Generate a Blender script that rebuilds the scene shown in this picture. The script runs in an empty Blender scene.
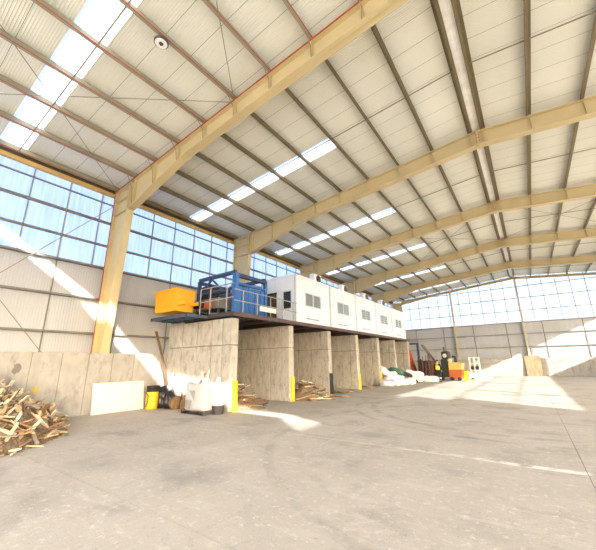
import bpy, bmesh, math, random
from mathutils import Vector, Matrix, Euler

S = bpy.context.scene
COL = S.collection
R = math.radians
rnd = random.Random(7)

# ------------------------------------------------------------------ camera
H = 1.75
F, YAW, PITCH, ROLL = 317.171, R(35.207), R(15.502), R(-0.917)
fw = Vector((-math.sin(YAW) * math.cos(PITCH), math.cos(YAW) * math.cos(PITCH), math.sin(PITCH)))
rt = Vector((math.cos(YAW), math.sin(YAW), 0.0))
up = rt.cross(fw)
rt2 = rt * math.cos(ROLL) + up * math.sin(ROLL)
up2 = -rt * math.sin(ROLL) + up * math.cos(ROLL)
cam_data = bpy.data.cameras.new('camera')
cam = bpy.data.objects.new('camera', cam_data)
COL.objects.link(cam)
cam.matrix_world = Matrix(((rt2.x, up2.x, -fw.x, 0.0), (rt2.y, up2.y, -fw.y, 0.0), (rt2.z, up2.z, -fw.z, H), (0, 0, 0, 1)))
cam_data.sensor_fit = 'HORIZONTAL'
cam_data.sensor_width = 36.0
cam_data.lens = F * 36.0 / 596.0
cam_data.clip_end = 1000
S.camera = cam

# ------------------------------------------------------------------ world, sun, exposure
SUN_DIR = Vector((-1.0, 0.55, -0.46)).normalized()
world = bpy.data.worlds.new('sky')
S.world = world
world.use_nodes = True
wn = world.node_tree.nodes
wl = world.node_tree.links
wn.clear()
w_out = wn.new('ShaderNodeOutputWorld')
w_bg = wn.new('ShaderNodeBackground')
w_sky = wn.new('ShaderNodeTexSky')
w_sky.sky_type = 'NISHITA'
w_sky.sun_disc = False
w_sky.sun_elevation = R(24)
w_sky.sun_rotation = math.atan2(1.0, -0.6)
w_sky.air_density = 1.0
w_sky.dust_density = 2.0
w_sky.ozone_density = 1.0
wl.new(w_sky.outputs[0], w_bg.inputs[0])
w_bg.inputs[1].default_value = 1.1
wl.new(w_bg.outputs[0], w_out.inputs[0])

sun_data = bpy.data.lights.new('sun', 'SUN')
sun_data.energy = 19.0
sun_data.angle = R(0.6)
sun_data.color = (1.0, 0.98, 0.95)
sun = bpy.data.objects.new('sun', sun_data)
COL.objects.link(sun)
sun.rotation_euler = SUN_DIR.to_track_quat('-Z', 'Y').to_euler()
sun.location = (40, -25, 30)

S.view_settings.view_transform = 'Standard'
S.view_settings.look = 'None'
S.view_settings.gamma = 1.0
S.view_settings.use_curve_mapping = False
S.view_settings.exposure = 0.05
S.cycles.use_denoising = True
S.cycles.max_bounces = 14
S.cycles.diffuse_bounces = 10
S.cycles.transparent_max_bounces = 16
S.cycles.transmission_bounces = 8
S.cycles.caustics_reflective = False
S.cycles.caustics_refractive = False


# ------------------------------------------------------------------ materials
def srgb(r, g, b):
    f = lambda c: (c / 255 / 12.92) if c / 255 <= 0.04045 else ((c / 255 + 0.055) / 1.055) ** 2.4
    return (f(r), f(g), f(b), 1.0)


MATS = {}


def mat(name, col, rough=0.6, metal=0.0, var=0.12, scale=3.0, bump=0.0, bscale=40.0, dark=None, dscale=1.0, dlo=0.55, dhi=0.75, stretch=None):
    """Base colour with two scales of noise; optional stain colour; optional fine bump. Object coordinates."""
    m = bpy.data.materials.new(name)
    MATS[name] = m
    m.use_nodes = True
    n, l = m.node_tree.nodes, m.node_tree.links
    b = n['Principled BSDF']
    b.inputs['Roughness'].default_value = rough
    b.inputs['Metallic'].default_value = metal
    geo = n.new('ShaderNodeNewGeometry')
    mp = n.new('ShaderNodeMapping')
    if stretch:
        mp.inputs['Scale'].default_value = stretch
    l.new(geo.outputs['Position'], mp.inputs['Vector'])
    nz = n.new('ShaderNodeTexNoise')
    nz.inputs['Scale'].default_value = scale
    nz.inputs['Detail'].default_value = 6
    l.new(mp.outputs[0], nz.inputs['Vector'])
    cr = n.new('ShaderNodeValToRGB')
    c = Vector(col[:3])
    lo, hi = c * (1 - var), c * (1 + var)
    cr.color_ramp.elements[0].position = 0.3
    cr.color_ramp.elements[1].position = 0.7
    cr.color_ramp.elements[0].color = (lo.x, lo.y, lo.z, 1)
    cr.color_ramp.elements[1].color = (min(hi.x, 1), min(hi.y, 1), min(hi.z, 1), 1)
    l.new(nz.outputs[0], cr.inputs[0])
    out = cr.outputs[0]
    if dark:
        n2 = n.new('ShaderNodeTexNoise')
        n2.inputs['Scale'].default_value = dscale
        n2.inputs['Detail'].default_value = 8
        n2.inputs['Roughness'].default_value = 0.65
        l.new(mp.outputs[0], n2.inputs['Vector'])
        mr = n.new('ShaderNodeMapRange')
        mr.inputs[1].default_value = dlo
        mr.inputs[2].default_value = dhi
        l.new(n2.outputs[0], mr.inputs[0])
        mx = n.new('ShaderNodeMix')
        mx.data_type = 'RGBA'
        l.new(mr.outputs[0], mx.inputs[0])
        l.new(out, mx.inputs[6])
        mx.inputs[7].default_value = dark
        out = mx.outputs[2]
    l.new(out, b.inputs['Base Color'])
    if bump:
        n3 = n.new('ShaderNodeTexNoise')
        n3.inputs['Scale'].default_value = bscale
        n3.inputs['Detail'].default_value = 4
        l.new(geo.outputs['Position'], n3.inputs['Vector'])
        bp = n.new('ShaderNodeBump')
        bp.inputs['Strength'].default_value = bump
        bp.inputs['Distance'].default_value = 0.02
        l.new(n3.outputs[0], bp.inputs['Height'])
        l.new(bp.outputs[0], b.inputs['Normal'])
    return m


def pane_mat(name, tcol, clear, streak=True, gloss=0.0):
    """Milky sheet: translucent body with a share of clear see-through."""
    m = bpy.data.materials.new(name)
    MATS[name] = m
    m.use_nodes = True
    n, l = m.node_tree.nodes, m.node_tree.links
    n.clear()
    out = n.new('ShaderNodeOutputMaterial')
    tr = n.new('ShaderNodeBsdfTranslucent')
    df = n.new('ShaderNodeBsdfDiffuse')
    tp = n.new('ShaderNodeBsdfTransparent')
    a = n.new('ShaderNodeMixShader')
    a.inputs[0].default_value = 0.22
    tr.inputs[0].default_value = tcol
    df.inputs[0].default_value = tcol
    if streak:
        geo = n.new('ShaderNodeNewGeometry')
        mp = n.new('ShaderNodeMapping')
        mp.inputs['Scale'].default_value = (6, 6, 0.35)
        l.new(geo.outputs['Position'], mp.inputs['Vector'])
        nz = n.new('ShaderNodeTexNoise')
        nz.inputs['Scale'].default_value = 1.6
        nz.inputs['Detail'].default_value = 5
        l.new(mp.outputs[0], nz.inputs['Vector'])
        cr = n.new('ShaderNodeValToRGB')
        cr.color_ramp.elements[0].position = 0.3
        cr.color_ramp.elements[1].position = 0.62
        cr.color_ramp.elements[0].color = (tcol[0] * 0.78, tcol[1] * 0.8, tcol[2] * 0.86, 1)
        cr.color_ramp.elements[1].color = tcol
        l.new(nz.outputs[0], cr.inputs[0])
        l.new(cr.outputs[0], tr.inputs[0])
        l.new(cr.outputs[0], df.inputs[0])
    l.new(tr.outputs[0], a.inputs[1])
    l.new(df.outputs[0], a.inputs[2])
    b = n.new('ShaderNodeMixShader')
    b.inputs[0].default_value = clear
    l.new(a.outputs[0], b.inputs[1])
    l.new(tp.outputs[0], b.inputs[2])
    l.new(b.outputs[0], out.inputs[0])
    return m


M_floor = mat('floor_concrete', srgb(180, 171, 158), 0.72, var=0.07, scale=0.7, bump=0.3, bscale=45, dark=srgb(146, 138, 128), dscale=0.9, dlo=0.5, dhi=0.8)


def floor_wear(m):
    """Pale dusty scuffs, dark oil blotches, tyre arcs and a pale mortar line, all fixed on the slab."""
    n, l = m.node_tree.nodes, m.node_tree.links
    b = n['Principled BSDF']
    col = b.inputs['Base Color'].links[0].from_socket
    geo = n.new('ShaderNodeNewGeometry')

    def noise(scale, detail=6, rough=0.6, vec=None):
        z = n.new('ShaderNodeTexNoise')
        z.inputs['Scale'].default_value = scale
        z.inputs['Detail'].default_value = detail
        z.inputs['Roughness'].default_value = rough
        l.new(vec or geo.outputs['Position'], z.inputs['Vector'])
        return z.outputs[0]

    def rng(sock, a, c, lo=0.0, hi=1.0):
        r = n.new('ShaderNodeMapRange')
        for k, v in ((1, a), (2, c), (3, lo), (4, hi)):
            r.inputs[k].default_value = v
        l.new(sock, r.inputs[0])
        return r.outputs[0]

    def math_(op, a, c):
        q = n.new('ShaderNodeMath')
        q.operation = op
        for k, v in ((0, a), (1, c)):
            if isinstance(v, (int, float)):
                q.inputs[k].default_value = v
            else:
                l.new(v, q.inputs[k])
        return q.outputs[0]

    def mix(f, a, c):
        q = n.new('ShaderNodeMix')
        q.data_type = 'RGBA'
        l.new(f, q.inputs[0])
        l.new(a, q.inputs[6])
        q.inputs[7].default_value = c
        return q.outputs[2]

    sp = noise(9, 8, 0.75)
    col = mix(math_('MULTIPLY', rng(sp, 0.54, 0.66), 0.6), col, srgb(222, 214, 202))
    col = mix(math_('MULTIPLY', rng(noise(14, 8, 0.8), 0.55, 0.68), 0.55), col, srgb(118, 110, 102))
    mp = n.new('ShaderNodeMapping')
    mp.inputs['Rotation'].default_value = (0, 0, 0.3)
    mp.inputs['Scale'].default_value = (0.5, 2.2, 1)
    l.new(geo.outputs['Position'], mp.inputs['Vector'])
    col = mix(math_('MULTIPLY', rng(noise(1.6, 8, 0.7, mp.outputs[0]), 0.55, 0.75), 0.5), col, srgb(214, 205, 192))
    col = mix(math_('MULTIPLY', rng(noise(0.45, 3, 0.5), 0.55, 0.7), 0.35), col, srgb(128, 122, 116))
    for (cx, cy, r, w, st) in ((0.5, 9.5, 6.55, 0.12, 0.28), (0.5, 9.5, 5.95, 0.10, 0.22), (-0.5, 15.0, 5.4, 0.16, 0.4), (-0.5, 15.0, 6.1, 0.12, 0.35), (1.2, 16.5, 4.4, 0.14, 0.3)):
        d = n.new('ShaderNodeVectorMath')
        d.operation = 'DISTANCE'
        l.new(geo.outputs['Position'], d.inputs[0])
        d.inputs[1].default_value = (cx, cy, 0)
        e = math_('ABSOLUTE', math_('SUBTRACT', d.outputs['Value'], r), 0)
        f = math_('MULTIPLY', rng(e, w * 0.6, w, 1, 0), rng(noise(1.1, 4), 0.42, 0.6, 0, st))
        col = mix(f, col, srgb(112, 106, 100))
    xyz = n.new('ShaderNodeSeparateXYZ')
    l.new(geo.outputs['Position'], xyz.inputs[0])
    e = math_('ABSOLUTE', math_('SUBTRACT', xyz.outputs[1], math_('ADD', 7.1, math_('MULTIPLY', noise(0.8, 2), 0.25))), 0)
    f = math_('MULTIPLY', math_('MULTIPLY', rng(e, 0.05, 0.12, 1, 0), rng(xyz.outputs[0], -3.5, -0.5, 0.1, 0.9)), rng(xyz.outputs[0], 0.42, 0.5, 1, 0))
    col = mix(math_('MULTIPLY', f, rng(noise(3, 5), 0.4, 0.55)), col, srgb(232, 226, 214))
    l.new(col, b.inputs['Base Color'])


floor_wear(M_floor)
M_joint = mat('joint_filler', srgb(146, 136, 124), 0.9)
M_conc = mat('cast_concrete', srgb(172, 166, 156), 0.85, var=0.12, scale=4, bump=0.3, bscale=30, dark=srgb(126, 117, 106), dscale=3.5, dlo=0.53, dhi=0.8, stretch=(1, 1, 0.55))
M_conc2 = mat('bay_concrete', srgb(180, 173, 160), 0.85, var=0.14, scale=5, bump=0.3, bscale=30, dark=srgb(122, 110, 94), dscale=4.5, dlo=0.52, dhi=0.8, stretch=(1, 1, 0.5))
M_roof = mat('roof_sheet_cream', srgb(229, 228, 215), 0.55, var=0.04, scale=0.5)
M_deck = mat('roof_light_block', srgb(120, 108, 92), 0.9)
M_frame = mat('frame_tan_paint', srgb(206, 186, 138), 0.5, var=0.05, scale=0.8)
M_red = mat('red_primer', srgb(176, 58, 40), 0.6)
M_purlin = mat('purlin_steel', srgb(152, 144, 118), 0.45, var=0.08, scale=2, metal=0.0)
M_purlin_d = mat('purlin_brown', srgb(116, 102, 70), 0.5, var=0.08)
M_rod = mat('rod_steel', srgb(140, 128, 108), 0.5)
M_clad = mat('wall_cladding', srgb(186, 186, 186), 0.6, var=0.05, scale=0.7, stretch=(3, 3, 0.4))
M_girt = mat('girt_steel', srgb(120, 114, 106), 0.5)
M_mull = mat('mullion_steel', srgb(150, 148, 146), 0.5)
M_eave = mat('eave_beam_tan', srgb(206, 168, 92), 0.5)
M_gut = mat('gutter_brown', srgb(98, 82, 62), 0.6)
M_pane = pane_mat('milky_pane', (0.66, 0.69, 0.84, 1), 0.22)
M_pane_far = pane_mat('milky_pane_far', (0.90, 0.90, 0.92, 1), 0.25)
M_pane_front = pane_mat('gable_sheet', (0.85, 0.86, 0.88, 1), 0.0, streak=False)
M_sky = pane_mat('skylight_sheet', (0.93, 0.93, 0.93, 1), 0.0, streak=False)
M_skyc = pane_mat('skylight_clear', (0.93, 0.93, 0.93, 1), 0.9, streak=False)
M_clear = pane_mat('clear_pane', (0.93, 0.93, 0.93, 1), 0.85, streak=False)
M_ground = mat('outdoor_ground', srgb(160, 158, 152), 0.9, scale=0.2)
M_white = mat('cabin_white', srgb(236, 238, 241), 0.45, var=0.015, scale=1.0)
M_wtrim = mat('cabin_trim', srgb(205, 205, 205), 0.5, var=0.03)
M_alu = mat('aluminium', srgb(214, 214, 212), 0.4)
M_dglass = mat('dark_glass', srgb(138, 146, 150), 0.12, var=0.05)
M_black = mat('black_rubber', srgb(24, 23, 23), 0.6)
M_yel = mat('yellow_paint', srgb(244, 196, 40), 0.5, var=0.08, scale=4, dark=srgb(190, 150, 60), dscale=6, dlo=0.62, dhi=0.75)
M_org = mat('orange_paint', srgb(246, 176, 36), 0.5, var=0.05, scale=2)
M_blue = mat('blue_paint', srgb(58, 112, 176), 0.5, var=0.10, scale=2)
M_dblue = mat('dark_blue_steel', srgb(56, 72, 100), 0.5, var=0.12)
M_deckedge = mat('deck_brown_steel', srgb(92, 72, 66), 0.6, var=0.15)
M_dark = mat('dark_steel', srgb(62, 58, 56), 0.6)
M_walk = mat('walkway_steel', srgb(74, 84, 100), 0.5)
M_colfar = mat('end_column_paint', srgb(200, 190, 160), 0.5)
M_rail = mat('rail_grey', srgb(158, 156, 150), 0.45)
M_wood = [mat('timber_%s' % nme, c, 0.85, var=0.14, scale=9, stretch=(1, 1, 1)) for nme, c in (
    ('pale', srgb(208, 182, 142)), ('tan', srgb(168, 134, 94)), ('brown', srgb(104, 74, 52)), ('grey', srgb(146, 132, 114)), ('cream', srgb(226, 208, 176)))]
M_chip = mat('wood_debris', srgb(132, 110, 84), 0.95, var=0.6, scale=16, bump=0.6, bscale=18)
M_bag = mat('woven_white', srgb(218, 217, 213), 0.7, var=0.06, scale=6, bump=0.25, bscale=14)
M_baggrey = mat('woven_grey', srgb(150, 148, 146), 0.75)
M_blackbag = mat('black_plastic', srgb(38, 34, 34), 0.35, bump=0.3, bscale=16)
M_brownbag = mat('brown_netting', srgb(128, 96, 64), 0.9, var=0.25, scale=25, bump=0.5, bscale=40)
M_green = mat('green_plastic', srgb(66, 110, 84), 0.5)
M_rust = mat('rusty_red', srgb(96, 46, 38), 0.7, var=0.2, scale=5)
M_redp = mat('red_panel', srgb(168, 56, 36), 0.55, var=0.1)
M_mach = mat('machine_dark', srgb(50, 50, 44), 0.5, var=0.2)
M_myel = mat('machine_yellow', srgb(222, 178, 96), 0.5, var=0.1)
M_mor = mat('machine_orange', srgb(180, 92, 50), 0.55, var=0.12)
M_fluo = mat('fluorescent_yellow', srgb(240, 236, 40), 0.5)
M_navy = mat('navy_cloth', srgb(36, 40, 46), 0.85)
M_hi = mat('hi_vis_cloth', srgb(226, 240, 70), 0.8)
M_refl = mat('reflective_tape', srgb(236, 238, 236), 0.4)
M_skin = mat('skin', srgb(206, 160, 130), 0.6)
M_hair = mat('hair', srgb(48, 38, 30), 0.8)
M_lens = mat('lamp_lens', srgb(246, 244, 236), 0.3)
M_plate = mat('white_board', srgb(220, 215, 206), 0.6, var=0.03)
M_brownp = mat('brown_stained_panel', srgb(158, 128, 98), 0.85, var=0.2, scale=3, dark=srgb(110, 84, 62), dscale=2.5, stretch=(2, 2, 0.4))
M_text = mat('printed_mark', srgb(120, 140, 160), 0.6)
M_ystain = mat('yellow_spray', srgb(190, 172, 92), 0.9)
M_gstain = mat('grey_patch', srgb(128, 122, 116), 0.9)
M_dust = mat('pale_mortar', srgb(214, 206, 194), 0.9)


# ------------------------------------------------------------------ mesh helpers
class MB:
    def __init__(self):
        self.v, self.f = [], []

    def add(self, vs, fs):
        o = len(self.v)
        self.v += [tuple(p) for p in vs]
        self.f += [tuple(i + o for i in f) for f in fs]
        return self

    def box(self, lo, hi, mx=None):
        x0, y0, z0 = lo
        x1, y1, z1 = hi
        vs = [Vector(p) for p in ((x0, y0, z0), (x1, y0, z0), (x1, y1, z0), (x0, y1, z0), (x0, y0, z1), (x1, y0, z1), (x1, y1, z1), (x0, y1, z1))]
        if mx is not None:
            vs = [mx @ p for p in vs]
        return self.add(vs, [(0, 3, 2, 1), (4, 5, 6, 7), (0, 1, 5, 4), (1, 2, 6, 5), (2, 3, 7, 6), (3, 0, 4, 7)])

    def cbox(self, lo, hi, c=0.02, mx=None):
        """Box with chamfered vertical and horizontal edges."""
        x0, y0, z0 = lo
        x1, y1, z1 = hi
        def ring(e, z):
            return [(x0 + e + c, y0 + e, z), (x1 - e - c, y0 + e, z), (x1 - e, y0 + e + c, z), (x1 - e, y1 - e - c, z), (x1 - e - c, y1 - e, z), (x0 + e + c, y1 - e, z), (x0 + e, y1 - e - c, z), (x0 + e, y0 + e + c, z)]
        vs = ring(c, z0) + ring(0, z0 + c) + ring(0, z1 - c) + ring(c, z1)
        if mx is not None:
            vs = [mx @ Vector(p) for p in vs]
        fs = [tuple(range(7, -1, -1)), tuple(range(24, 32))]
        for k in range(3):
            for i in range(8):
                j = (i + 1) % 8
                fs.append((k * 8 + i, k * 8 + j, k * 8 + 8 + j, k * 8 + 8 + i))
        return self.add(vs, fs)

    def prism(self, poly, a, b, axis='y'):
        """poly: list of 2-tuples in the plane across axis; extruded from a to b along axis."""
        def P(p, t):
            if axis == 'y':
                return (p[0], t, p[1])
            if axis == 'x':
                return (t, p[0], p[1])
            return (p[0], p[1], t)
        n = len(poly)
        vs = [P(p, a) for p in poly] + [P(p, b) for p in poly]
        fs = [tuple(range(n)), tuple(range(2 * n - 1, n - 1, -1))]
        for i in range(n):
            j = (i + 1) % n
            fs.append((i, i + n, j + n, j))
        return self.add(vs, fs)

    def tube(self, path, r, n=6, cap=True):
        path = [Vector(p) for p in path]
        rs = r if isinstance(r, (list, tuple)) else [r] * len(path)
        base = len(self.v)
        for i, p in enumerate(path):
            t = (path[min(i + 1, len(path) - 1)] - path[max(i - 1, 0)]).normalized()
            a = t.cross(Vector((0, 0, 1)))
            if a.length < 1e-3:
                a = t.cross(Vector((0, 1, 0)))
            a.normalize()
            b = t.cross(a)
            for k in range(n):
                an = 2 * math.pi * k / n
                self.v.append(tuple(p + (a * math.cos(an) + b * math.sin(an)) * rs[i]))
        for i in range(len(path) - 1):
            for k in range(n):
                k2 = (k + 1) % n
                self.f.append((base + i * n + k, base + i * n + k2, base + (i + 1) * n + k2, base + (i + 1) * n + k))
        if cap:
            self.f.append(tuple(base + k for k in range(n - 1, -1, -1)))
            self.f.append(tuple(base + (len(path) - 1) * n + k for k in range(n)))
        return self

    def lathe(self, prof, n=20, c=(0, 0, 0), mx=None):
        base = len(self.v)
        for r, z in prof:
            for k in range(n):
                a = 2 * math.pi * k / n
                p = Vector((c[0] + r * math.cos(a), c[1] + r * math.sin(a), c[2] + z))
                self.v.append(tuple(mx @ p if mx is not None else p))
        for i in range(len(prof) - 1):
            for k in range(n):
                k2 = (k + 1) % n
                self.f.append((base + i * n + k, base + i * n + k2, base + (i + 1) * n + k2, base + (i + 1) * n + k))
        self.f.append(tuple(base + k for k in range(n - 1, -1, -1)))
        self.f.append(tuple(base + (len(prof) - 1) * n + k for k in range(n)))
        return self

    def beam(self, a, b, w, h, roll=0.0):
        """Rectangular bar from a to b (w across, h high)."""
        a, b = Vector(a), Vector(b)
        t = (b - a)
        L = t.length
        q = t.to_track_quat('Y', 'Z')
        mx = Matrix.Translation(a) @ q.to_matrix().to_4x4() @ Matrix.Rotation(roll, 4, 'Y')
        return self.box((-w / 2, 0, -h / 2), (w / 2, L, h / 2), mx)

    def mesh(self, name, m, smooth=False):
        me = bpy.data.meshes.new(name)
        me.from_pydata(self.v, [], self.f)
        bm = bmesh.new()
        bm.from_mesh(me)
        bmesh.ops.recalc_face_normals(bm, faces=bm.faces)
        bm.to_mesh(me)
        bm.free()
        for mm in (m if isinstance(m, (list, tuple)) else [m]):
            me.materials.append(mm)
        if smooth:
            me.polygons.foreach_set('use_smooth', [True] * len(me.polygons))
        return me


def tag(o, label=None, cat=None, group=None, kind=None):
    if label:
        o['label'] = label
    if cat:
        o['category'] = cat
    if group:
        o['group'] = group
    if kind:
        o['kind'] = kind
    return o


def link(name, me, parent=None, loc=(0, 0, 0), rot=(0, 0, 0)):
    o = bpy.data.objects.new(name, me)
    COL.objects.link(o)
    o.location = loc
    o.rotation_euler = rot
    if parent is not None:
        o.parent = parent
    return o


def obj(name, mb, m, parent=None, loc=(0, 0, 0), rot=(0, 0, 0), smooth=False):
    return link(name, mb.mesh(name, m, smooth), parent, loc, rot)


def thing(name, label, cat, loc=(0, 0, 0), rotz=0.0, group=None, kind=None):
    o = bpy.data.objects.new(name, None)
    COL.objects.link(o)
    o.empty_display_size = 0.2
    o.location = loc
    o.rotation_euler = (0, 0, rotz)
    return tag(o, label, cat, group, kind)


KIDS = {}


def copy_tree(o, parent=None):
    kids = [c for c in bpy.data.objects if c.parent == o] if o.name not in KIDS else KIDS[o.name]
    KIDS[o.name] = kids
    c = o.copy()
    COL.objects.link(c)
    if parent is not None:
        c.parent = parent
    for k in kids:
        copy_tree(k, c)
    return c


def setting(name):
    return thing(name, None, None, kind='structure')


# ------------------------------------------------------------------ shared dimensions
XL, XR, XM = -15.0, 14.4, -0.3            # left wall, right wall, ridge line
YF, YB = -9.1, 44.3                        # front and back walls
YK = [6.178 + 7.6 * k for k in range(-1, 6)]   # portal frames: -1.42 ... 44.18
SL = 0.097                                 # roof slope
ZT = 11.08                                 # rafter top at the ridge


def ztop(x, off=0.0):
    return ZT - SL * abs(x - XM) + off


# ------------------------------------------------------------------ ground and floor
gm = MB()
gm.box((-160, -120, -0.6), (160, 220, -0.15))
tag(obj('ground', gm, M_ground), kind='structure')

floor = setting('floor')
jb = MB()
jb.box((XL - 0.2, YF - 0.2, -0.15), (XR + 0.2, YB + 0.2, -0.007))
obj('joint_filler', jb, M_joint, floor)
xs = [XL - 0.2, -13.23, -8.68, -4.13, 0.42, 4.97, 9.52, XR + 0.2]
ys = [YF - 0.2] + [2.65 + 4.55 * k for k in range(-2, 10)]
ys = [y for y in ys if y < YB - 1] + [YB + 0.2]
for i in range(len(xs) - 1):
    for j in range(len(ys) - 1):
        b = MB()
        g = 0.006
        b.box((xs[i] + g, ys[j] + g, -0.10), (xs[i + 1] - g, ys[j + 1] - g, 0.0))
        obj('floor_slab', b, M_floor, floor)

# ------------------------------------------------------------------ ceiling: sheets, purlins, rods
ceil = setting('ceiling')
SKY = [(-3.0, -2.2), (1.78, 2.62), (10.05, 10.80), (17.75, 18.55), (25.3, 26.05), (33.0, 33.75), (40.6, 41.35)]


def corr(y0, y1, xa, xb, ribs, depth=0.011):
    """Ribbed sheet from y0 to y1, running from xa to xb up the slope; thin, open below."""
    b = MB()
    w = (y1 - y0) / ribs
    prof = []
    for i in range(ribs):
        a = y0 + i * w
        prof += [(a, 0), (a + 0.32 * w, 0), (a + 0.42 * w, depth), (a + 0.9 * w, depth)]
    prof.append((y1, 0))
    zo = 0.26
    for (y, d) in prof:
        for x in (xa, xb):
            b.v.append((x, y, ztop(x, zo) + d))
    for i in range(len(prof) - 1):
        b.f.append((2 * i, 2 * i + 1, 2 * i + 3, 2 * i + 2))
    return b


edges = [YF - 0.3]
spans = []
prev = YF - 0.3
for (a, c) in SKY + [(YB + 0.3, None)]:
    n = max(1, round((a - prev) / 0.83))
    for i in range(n):
        spans.append((prev + (a - prev) * i / n, prev + (a - prev) * (i + 1) / n, False))
    if c is not None:
        spans.append((a, c, True))
        prev = c
for (a, c, sky) in spans:
    g = 0.006
    for side in (-1, 1):
        xe = XL - 0.15 if side < 0 else XR + 0.3
        if not sky:
            obj('roof_sheet', corr(a + g, c - g, xe, XM, 12), M_roof, ceil)
            continue
        clear = a < 0
        if side > 0 and not clear:
            obj('roof_sheet', corr(a + g, c - g, xe, XM, 12), M_roof, ceil)
            continue
        xs0, xs1 = (xe, XM) if clear else (xe, XM - 4.97 if a > 5 else XM - 0.4)
        o = obj('skylight_sheet', corr(a + g, c - g, xs0, xs1, 6), M_skyc if clear else M_sky, ceil)
        if not clear:
            obj('roof_sheet', corr(a + g, c - g, xs1, XM, 12), M_roof, ceil)
# added dark deck blocks sky at the sheet seams, open over each skylight
dk = MB()


def deckpiece(y0, y1, xa, xb):
    poly = [(xa, ztop(xa, 0.31)), (xb, ztop(xb, 0.31)), (xb, ztop(xb, 0.39)), (xa, ztop(xa, 0.39))]
    dk.prism(poly, y0, y1)


prev = YF - 0.3
for (a, c) in SKY + [(YB + 0.3, None)]:
    deckpiece(prev, a, XL - 0.15, XM)
    deckpiece(prev, a, XM, XR + 0.3)
    if c is not None:
        if a > 0:
            deckpiece(a, c, XM, XR + 0.3)
            deckpiece(a, c, XM - 4.97 if a > 5 else XM - 0.4, XM)
        prev = c
obj('roof_light_block', dk, M_deck, ceil)

PX = [XM + s * (0.24 + 1.572 * k) for s in (-1, 1) for k in range(10)]


def purlin_mb(y0, y1, side):
    """Lipped Z section, 0.2 deep, local origin on the rafter top."""
    s = side
    b = MB()
    t = 0.012
    b.box((-t / 2, y0, 0.0), (t / 2, y1, 0.25))
    b.box((min(0, -s * 0.095), y0, 0.0), (max(0, -s * 0.095), y1, t))
    b.box((min(0, s * 0.095), y0, 0.25 - t), (max(0, s * 0.095), y1, 0.25))
    xx = -s * 0.095
    b.box((xx - t / 2, y0, 0.0), (xx + t / 2, y1, 0.03))
    return b


bays = [(YF, -3.6), (-1.7, YK[0])] + [(YK[i], YK[i + 1]) for i in range(6)]
for bi, (y0, y1) in enumerate(bays):
    for side in (-1, 1):
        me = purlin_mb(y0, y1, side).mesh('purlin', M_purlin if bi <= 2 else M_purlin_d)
        lip = MB()
        lip.box((-side * 0.095 - 0.008, y0, -0.004), (-side * 0.095 + 0.008, y1, 0.014))
        lipm = lip.mesh('purlin_lip', M_red)
        for px in [p for p in PX if (p - XM) * side > 0]:
            p = link('purlin', me, ceil, (px, 0, ztop(px)))
            if bi == 2 and side < 0:
                q = link('purlin_lip', lipm, p)
                q['label'] = 'red lip along the purlin'
    if bi < 2:
        continue
    # tie rods across the middle of the bay
    ym = (y0 + y1) / 2
    for side in (-1, 1):
        b = MB()
        xe = XL + 0.3 if side < 0 else XR - 0.3
        b.tube([(xe, ym, ztop(xe, 0.07)), (XM + side * 0.24, ym, ztop(XM + side * 0.24, 0.07))], 0.022)
        obj('tie_rod', b, M_rod, ceil)
rc = MB()
rc.prism([(XM - 0.17, ZT + 0.06), (XM, ZT + 0.08), (XM + 0.17, ZT + 0.06), (XM + 0.17, ZT + 0.07), (XM, ZT + 0.09), (XM - 0.17, ZT + 0.07)], YF, YB)
obj('ridge_cap', rc, mat('ridge_grey', srgb(240, 238, 232), 0.5), ceil)


def roof_pt(x, y, off=-0.02):
    return (x, y, ztop(x, off))


def rod(parent, a, b_, r=0.013):
    b = MB()
    b.tube([a, b_], r, 5)
    return obj('brace_rod', b, M_rod, parent)


for (xa, ya, xb, yb) in [(-9.1, 0.1, -14.6, YK[1] - 0.1), (-14.6, -1.2, -6.85, YK[1] - 0.1), (-4.0, 2.4, -6.85, YK[1] - 0.1), (-6.85, -1.3, -4.0, 2.4),
                         (-7.0, YK[3] + 0.1, 0.0 - 0.4, YK[4] - 0.1), (-7.0, YK[4] - 0.1, -0.4, YK[3] + 0.1),
                         (-0.3, YK[3] + 0.1, 6.3, YK[4] - 0.1), (-0.3, YK[4] - 0.1, 6.3, YK[3] + 0.1)]:
    rod(ceil, roof_pt(xa, ya), roof_pt(xb, yb))


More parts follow.
